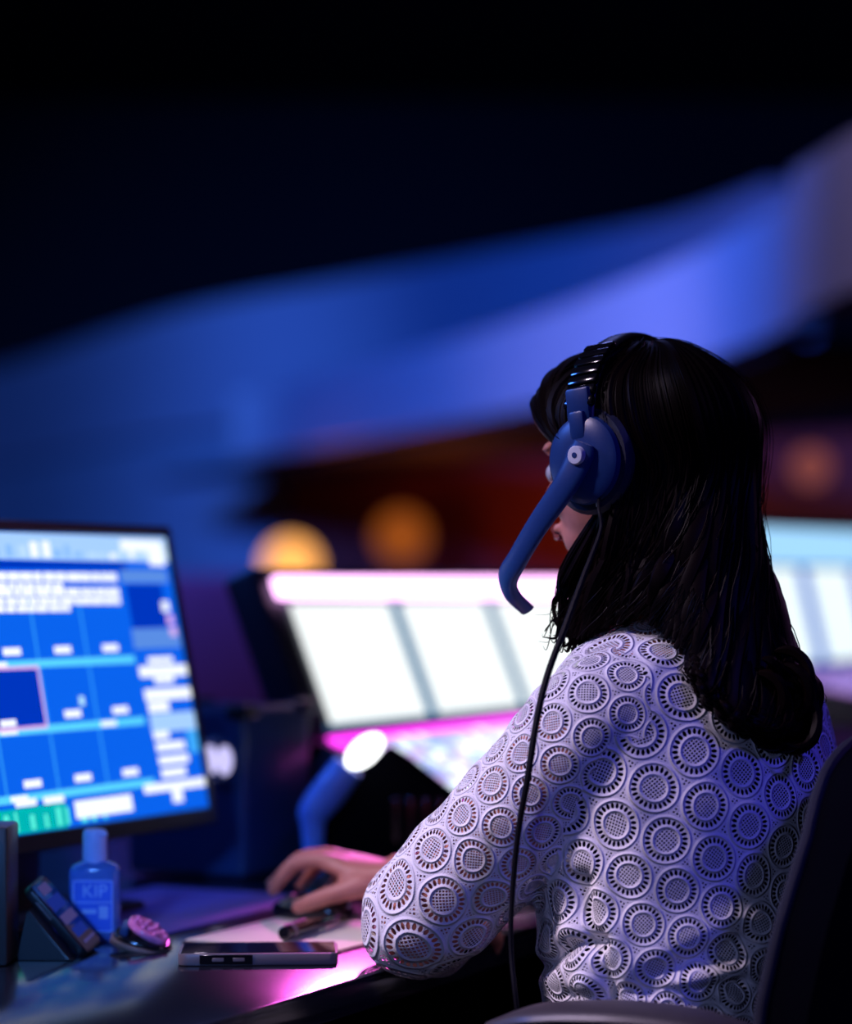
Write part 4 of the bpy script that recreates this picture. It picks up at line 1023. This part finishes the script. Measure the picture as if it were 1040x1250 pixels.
# folds
infoL = axis_info(AP[0], co)
disp = np.zeros(nv_)
back = np.array(f_t(YT)[0]) * -1
for i in range(nv_):
    x, y, z = co[i]
    amp = 0.0035 + 0.010 * math.exp(-((z - 0.735) / 0.05) ** 2)
    disp[i] = amp * noise.noise(Vector((x * 9, y * 9, z * 20))) + 0.0025 * noise.noise(Vector((x * 30 + z * 18, y * 30, z * 26)))
CRE = [([(712, 1075), (716, 1120), (735, 1160), (746, 1205), (742, 1230)], .010, .0085), ([(905, 1150), (850, 1172), (790, 1196), (748, 1206)], .008, .010), ([(905, 1200), (850, 1208), (770, 1210)], .008, .006), ([(735, 1150), (700, 1155), (672, 1178)], .010, .007), ([(880, 1225), (800, 1222), (700, 1216)], .006, .006)]
front = (co[:, 1] < 2.50) & (infoL[1] > 0.075) & (co[:, 2] < 0.9)
for pts_, am, wd in CRE:
    Pc = np.array([[p.x, p.z] for p in (at(x, y, 2.37) for x, y in pts_)]); Pc = spline(Pc, 30)
    X2 = np.stack([co[:, 0] / co[:, 1] * 2.37, CZ + (co[:, 2] - CZ) / co[:, 1] * 2.37], 1)
    dd = np.min(np.linalg.norm(X2[:, None, :] - Pc[None], axis=2), axis=1) if len(X2) < 1 else np.min(np.stack([np.hypot(X2[:, 0] - p[0], X2[:, 1] - p[1]) for p in Pc]), axis=0)
    disp -= np.where(front, am * np.exp(-(dd / wd) ** 2) - 0.45 * am * np.exp(-((dd - 2.2 * wd) / (1.3 * wd)) ** 2), 0)
arm = infoL[1] < 0.085
disp[arm] += 0.003 * np.sin(infoL[0][arm] * 70 + infoL[2][arm][:, 2] * 45) * np.exp(-((infoL[0][arm] - 0.33) / 0.08) ** 2)
co = co + no * disp[:, None]
me.vertices.foreach_set('co', co.ravel()); me.update()
np_ = len(me.polygons)
me.materials.clear(); me.materials.append(MAT['lace']); me.polygons.foreach_set('use_smooth', [True] * np_)
bl = bpy.data.objects.new('blouse', me); COL.objects.link(bl); bl.parent = per; bl.matrix_parent_inverse = world_of(per).inverted()
bl['label'] = 'white lace blouse of round eyelet rosettes'

# ------------------------------------------------------------------ hair
END = np.array([[694, 772, 2.50], [706, 784, 2.48], [738, 772, 2.455], [780, 752, 2.425], [830, 790, 2.385], [868, 845, 2.365], [905, 880, 2.362], [945, 888, 2.372], [975, 882, 2.40], [990, 862, 2.44]])
def end_pt(q, rg, sd=1.0):
    k = q * (len(END) - 1); row = np.array([np.interp(k, np.arange(len(END)), END[:, j]) for j in range(3)])
    return at(row[0] + rg.gauss(0, 5) * sd, row[1] - abs(rg.gauss(0, 8)) * sd, row[2] + rg.gauss(0, 0.008))
def scalp(al, el, k=1.0):
    """azimuth al from the back of the head (plus = her left), elevation el"""
    c, s = math.cos(el), math.sin(el)
    kk = 1 + (k - 1) * (1.0 + 0.35 * max(0, -math.sin(al)) + 0.25 * max(0, -math.cos(al)) + 0.5 * max(0, math.sin(al - 0.9)))
    return HX(0.078 * kk * c * math.sin(al), -0.006 - 0.096 * kk * c * math.cos(al), 0.016 + (0.086 if s > 0 else 0.10) * k * s)
rg = random.Random(21)
hV, hF = [], []
# cap under the locks
nu, nv2 = 40, 16; base = 0
cap = []
for i in range(nv2 + 1):
    for j in range(nu + 1):
        al = lerp(-PI, PI, j / nu); lo_ = np.interp(abs(al), [0, 1.8, 2.15, PI], [-0.55, -0.50, 0.30, 0.62]); el = lerp(PI / 2, lo_, i / nv2); hV.append(scalp(al, el, 1.08))
for i in range(nv2):
    for j in range(nu):
        a = i * (nu + 1) + j; hF.append((a, a + 1, a + nu + 2, a + nu + 1))
def lock_path(al, k, rg, ends=None, wave=0.010, n=40):
    q = (2.0 - al) / 4.05                      # 0 = her left temple, 1 = her right temple
    q = min(1, max(0, q + rg.gauss(0, 0.03)))
    e = end_pt(q, rg) if ends is None else ends
    back_al = min(al * 0.90, 1.30)
    pts = [scalp(al * 0.25, 1.45, k), scalp(al * 0.72, 1.05, k * 1.01), scalp(al, 0.55, k * 1.03), scalp(min(al, 1.75), 0.1, k * 1.05), scalp(back_al, -0.35, k * 1.06)]
    n0 = scalp(back_al, -0.62, k * 1.06)
    out = Vector((0.020, 0.0, 0)) * max(0, (q - 0.5) * 2) + Vector((0.0, -0.012, 0))
    n1 = lerp(n0, e, 0.35) + out * 1.1 + Vector((rg.gauss(0, .005), rg.gauss(0, .005), 0.004)); n2 = lerp(n0, e, 0.72) + out * 0.9
    curl = max(0, (q - 0.42)) * 0.05
    pts += [n1, n2, e, e + Vector((-curl * 0.8, -0.006, curl * 0.05)), e + Vector((-curl * 1.3, -0.004, curl * 0.5))] if curl > 0.004 else [n1, n2, e]
    P = spline(pts, n); t = np.linspace(0, 1, n)
    ph, ph2 = rg.uniform(0, 6.3), rg.uniform(0, 6.3)
    L_ = np.concatenate([[0], np.cumsum(np.linalg.norm(np.diff(P, axis=0), axis=1))])
    A = wave * np.clip((t - 0.42) / 0.5, 0, 1) ** 1.2
    P[:, 0] += A * np.sin(L_ * 62 + ph); P[:, 1] += A * 0.8 * np.cos(L_ * 62 + ph); P[:, 2] += A * 0.15 * np.sin(L_ * 50 + ph2)
    return P
TT = np.linspace(0, 1, 40)
for i in range(260):                            # thick locks
    al = lerp(-2.0, 1.95, (i + rg.random()) / 260); P = lock_path(al, rg.uniform(1.10, 1.19), rg, wave=.0025)
    r = rg.uniform(.008, .013); prof = r * np.interp(TT, [0, .1, .5, .85, 1], [.5, .9, 1, .9, .25])
    tube_arrays(P, prof, prof * 0.6, 8, (0.3, -1, 0.2), True, hV, hF)
for i in range(90):                             # front hair parted on the crown and swept to both temples
    sgn = 1 if i % 2 else -1; t0 = rg.random(); k = rg.uniform(1.10, 1.19)
    e = end_pt(0.02 + 0.08 * rg.random() if sgn > 0 else 0.97, rg)
    pts = [scalp(sgn * PI * 0.985, lerp(0.66, 1.5, t0), k), scalp(sgn * lerp(2.75, 2.3, t0), lerp(0.60, 1.05, t0), k * 1.02), scalp(sgn * lerp(2.30, 2.0, t0), lerp(0.42, 0.6, t0), k * 1.02), scalp(sgn * lerp(1.95, 1.8, t0), 0.1, k * 1.02), scalp(sgn * 1.45, -0.35, k * 1.02), lerp(scalp(sgn * 1.35, -0.6, k), e, 0.5), e]
    P = spline(pts, 40); r = rg.uniform(.008, .012) if i < 60 else rg.uniform(.0006, .001)
    tube_arrays(P, r * np.interp(TT, [0, .1, .5, .85, 1], [.5, .9, 1, .8, .2]), 0.55 * r * np.interp(TT, [0, .1, .5, .85, 1], [.5, .9, 1, .8, .2]), 8, (0.3, -1, 0.2), True, hV, hF)
for i in range(2600):                           # fine strands over them
    al = rg.uniform(-2.05, 2.0); P = lock_path(al, rg.uniform(1.18, 1.25), rg, wave=rg.uniform(.005, .011))
    r = rg.uniform(.0006, .0012); prof = r * np.interp(TT, [0, .7, 1], [1, .9, .2])
    tube_arrays(P, prof, prof, 3, (0.3, -1, 0.2), False, hV, hF)
# rolled curls of the ends at the right: flat ribbons of hair wound round a slanting axis
for i in range(80):
    c = at(min(968, rg.gauss(948, 18)), max(828, rg.gauss(852, 18)), 2.40 + rg.gauss(0, .012)); n = 30; t = np.linspace(0, 1, n)
    R0 = rg.uniform(.016, .028); ph = rg.uniform(-0.5, 0.8); turn = rg.uniform(3.2, 4.6)
    ang = ph + 1.3 - turn * t; rad_ = R0 * (1.05 - .30 * t)
    P = np.stack([c.x + rad_ * np.cos(ang), c.y + .016 * np.sin(ang * .8 + i), c.z + rad_ * 1.15 * np.sin(ang)], 1)
    r = rg.choice((.0010, .0045, .0055, .006)); tube_arrays(P, r * np.interp(t, [0, .15, .6, 1], [.3, 1, 1, .1]), None, 6, (0, -1, 0), True, hV, hF)
for i in range(90):                             # wisps at the left of the neck
    x0 = rg.uniform(684, 740); a = at(x0, rg.uniform(690, 720), 2.49); b2 = at(x0 + rg.uniform(-20, 10), rg.uniform(745, 796), 2.485)
    mid = lerp(a, b2, 0.5) + Vector((rg.gauss(0, .006), rg.gauss(0, .006), 0))
    P = spline([scalp(1.25, -0.3, 1.16), a, mid, b2, b2 + Vector((rg.gauss(0, .008), 0, rg.uniform(-.004, .010)))], 24)
    r = rg.choice((.0006, .0009, .0025)); tube_arrays(P, r * np.interp(np.linspace(0, 1, 24), [0, .7, 1], [1, .9, .2]), None, 4, (0, -1, 0), False, hV, hF)
for i in range(80):                             # fly-away hairs at the outline
    al = rg.uniform(-2.0, -0.3) if i % 2 else rg.uniform(1.0, 2.0)
    P = lock_path(al, rg.uniform(1.24, 1.31), rg, wave=.012); P += np.array([rg.gauss(0.004, .005), 0, 0])
    tube_arrays(P, .00035, None, 3, (0, -1, 0), False, hV, hF)
hair = mesh_obj('hair', (hV, hF), MAT['hair'], per)
hair['label'] = 'long dark wavy hair falling over the back'

# ------------------------------------------------------------------ headset
hs = thing('headset', 'blue-black headset with microphone boom and thin cable, worn on the dark hair', 'headset', HX(0, 0, 0))
EL = HX(.094, .0, -.006)
band = []
for k in range(41):
    q = lerp(-0.12, PI + 0.12, k / 40)
    band.append(HX(.112 * math.cos(q), -.010, .016 + .111 * max(-0.2, math.sin(q))))
V, F = tube_arrays(np.array([list(p) for p in band]), np.full(41, .016), np.full(41, .0055), 16, hl, True)
mesh_obj('headband', (V, F), MAT['black_plastic'], hs)
# ribbed padding on the left shoulder of the band
for k in range(7):
    q = lerp(0.32, 0.98, k / 6); c = HX(.117 * math.cos(q), -.010, .016 + .115 * math.sin(q)); tq = HX(-.117 * math.sin(q), 0, .115 * math.cos(q)) - HC; nq = HX(math.cos(q), 0, math.sin(q)) - HC
    mesh_obj('pad_rib', add_box(B(), (0, 0, 0), (.036, .0115, .0075), frame(c, hfw2, tq, nq), .003, 2), MAT['black_gloss'], hs)
for s in (1, -1):
    Cm = frame(HX(s * .094, -.010, -.006), hfw2 * s, hup, hl * s)        # z out of the ear
    cu_ = mesh_obj('ear_cup', add_lathe(B(), [(.030, .008), (.043, .010), (.0455, .014), (.044, .020), (.038, .024), (.022, .0265), (0, .027)], 36, Cm, 0.92, 1.0), MAT['headset_blue'], hs)
    mesh_obj('ear_cushion', add_lathe(B(), [(.026, -.006), (.044, -.007), (.052, -.001), (.053, .006), (.049, .012), (.03, .013)], 36, Cm, 0.95, 1.05), MAT['cushion'], cu_)
    mesh_obj('slider', add_box(B(), (0, 0.055, .016), (.028, .036, .012), Cm, .003), MAT['headset_blue'], hs)
    mesh_obj('yoke', add_box(B(), (0, 0.034, .022), (.018, .030, .010), Cm, .003), MAT['headset_blue'], hs)
Cl = frame(HX(.083, .0, -.006), hfw2, hup, hl)
pv = at(706, 559, 2.405)
o_ = HX(.094 + .030, -.014, -.003)
bo = [o_ + hfw2 * -.006 + hup * .012, o_, at(690, 592, 2.43), at(657, 640, 2.455), at(632, 682, 2.48), at(620, 706, 2.50), at(626, 727, 2.51), at(644, 745, 2.515)]
boom = tube_obj('microphone_boom', bo, [.012, .0165, .0150, .0135, .0130, .0140, .0145, .0135], MAT['headset_blue'], hs, 14, 44, [.004, .006, .0055, .005, .005, .006, .0065, .006], ref=hl)
mesh_obj('pivot_badge', add_lathe(B(), [(.0095, -.004), (.0098, .004), (.0085, .0058), (.004, .0062), (0, .0056)], 24, frame(o_ + hl * .004, hfw2, hup, hl)), MAT['white_badge'], hs)
mesh_obj('badge_mark', add_lathe(B(), [(.0028, .0058), (.0028, .0068), (0, .0070)], 12, frame(o_ + hl * .004, hfw2, hup, hl)), MAT['headset_blue'], boom)
cb = [HX(.106, -.020, -.045), at(731, 622, 2.40), at(733, 648, 2.39), at(712, 705, 2.36), at(690, 765, 2.335), at(668, 825, 2.325), at(655, 880, 2.315), at(644, 950, 2.31), at(632, 1020, 2.32), at(625, 1100, 2.33), at(624, 1160, 2.33), at(630, 1222, 2.32), at(640, 1300, 2.33), at(660, 1420, 2.36)]
tube_obj('cable', cb, [.0016, .0018, .002, .003, .0033, .0033, .0033, .0033, .003, .0026, .0024, .0024, .0024, .0024], MAT['cable'], hs, 8, 110)
mesh_obj('strain_relief', add_lathe(B(), [(.003, 0), (.0036, .004), (.0026, .014)], 12, frame(Vector(cb[0]) + ZU * .004, (1, 0, 0), (0, -1, 0), (0, 0, -1))), MAT['steel'], hs)

# ------------------------------------------------------------------ office chair
ch = thing('office_chair', 'black office chair with padded armrest under the woman, back at right', 'chair', (.24, 2.49, 0))
cg, cl = Vector((-.89, .455, 0)).normalized(), Vector((-.455, -.89, 0)).normalized()
HM = frame((.245, 2.485, 0), cg, cl, ZU)          # local x forward, y her left, z up
mesh_obj('seat', add_box(B(), (0.03, 0, .425), (.48, .48, .085), HM, .035, 4), MAT['chair_fabric'], ch)
# curved backrest
V, F = [], []; nz_, ny_ = 26, 24
def back_pt(zf, yf, off):
    z = lerp(.50, .988, zf); hw = np.interp(z, [.50, .75, .82, .89, .93, .955, .97, .98, .988], [.235, .235, .225, .195, .170, .145, .115, .075, .02])
    y = yf * hw; wing = np.interp(z, [.5, .75, .9], [.045, .030, .008])
    x = -.205 - .02 * zf + wing * yf * yf + off
    return HM @ Vector((x, y, z))
def shell(off0, off1):
    V, F = [], []
    for off in (off0, off1):
        for i in range(nz_ + 1):
            for j in range(ny_ + 1): V.append(back_pt(math.sin(i / nz_ * PI / 2), 2 * j / ny_ - 1, off))
    n1 = (nz_ + 1) * (ny_ + 1); w_ = ny_ + 1
    for i in range(nz_):
        for j in range(ny_):
            a = i * w_ + j; F.append((a, a + 1, a + w_ + 1, a + w_)); F.append((n1 + a, n1 + a + w_, n1 + a + w_ + 1, n1 + a + 1))
    rim = [j for j in range(w_)] + [i * w_ + ny_ for i in range(1, nz_ + 1)] + [nz_ * w_ + j for j in range(ny_ - 1, -1, -1)] + [i * w_ for i in range(nz_ - 1, 0, -1)]
    for a, c in zip(rim, rim[1:] + rim[:1]): F.append((a, n1 + a, n1 + c, c))
    return V, F, rim
V, F, rim = shell(0.0, -0.045)
bk = mesh_obj('backrest', (V, F), MAT['chair_fabric'], ch)
Pr = [V[k] for k in rim]
V2, F2 = tube_arrays(np.array([list(p) for p in Pr + Pr[:1]]), .006, None, 8, cg, False); mesh_obj('piping', (V2, F2), MAT['trousers'], bk)
mesh_obj('back_bracket', add_box(B(), (-.235, 0, .44), (.03, .09, .22), HM, .006), MAT['black_plastic'], ch)
for s in (1, -1):
    pts = [HM @ Vector((x, s * (.262 + y), z)) for x, y, z in ((-.22, .0, .722), (-.14, .0, .736), (-.06, .0, .738), (.02, -.004, .730), (.075, -.01, .714))]
    tube_obj('armrest_pad', pts, [.020, .034, .037, .035, .018], MAT['chair_pad'], ch, 18, 30, [.008, .013, .014, .013, .008], ref=ZU)
    mesh_obj('armrest_post', add_box(B(), (-0.06, s * .262, .575), (.05, .022, .30), HM, .006), MAT['black_plastic'], ch)
    mesh_obj('armrest_bracket', add_box(B(), (-0.06, s * .215, .405), (.06, .12, .03), HM, .006), MAT['black_plastic'], ch)
mesh_obj('gas_column', add_lathe(B(), [(.03, .08), (.03, .22), (.022, .225), (.022, .39)], 20, Matrix.Translation(HM @ Vector((0, 0, 0)))), MAT['steel'], ch)
for k in range(5):
    q = 2 * PI * k / 5 + .3; c, s = math.cos(q), math.sin(q); o3 = HM @ Vector((0, 0, 0))
    arm_ = mesh_obj('base_arm', add_box(B(), (.16, 0, .088), (.30, .045, .03), frame(o3, (c, s, 0), (-s, c, 0), ZU), .008), MAT['black_plastic'], ch)
    mesh_obj('caster', add_lathe(B(), [(.014, -.018), (.032, -.015), (.034, 0), (.032, .015), (.014, .018)], 18, frame(o3 + Vector((c * .30, s * .30, .0345)), (c, s, 0), (0, 0, 1), (-s, c, 0))), MAT['black_plastic'], arm_)
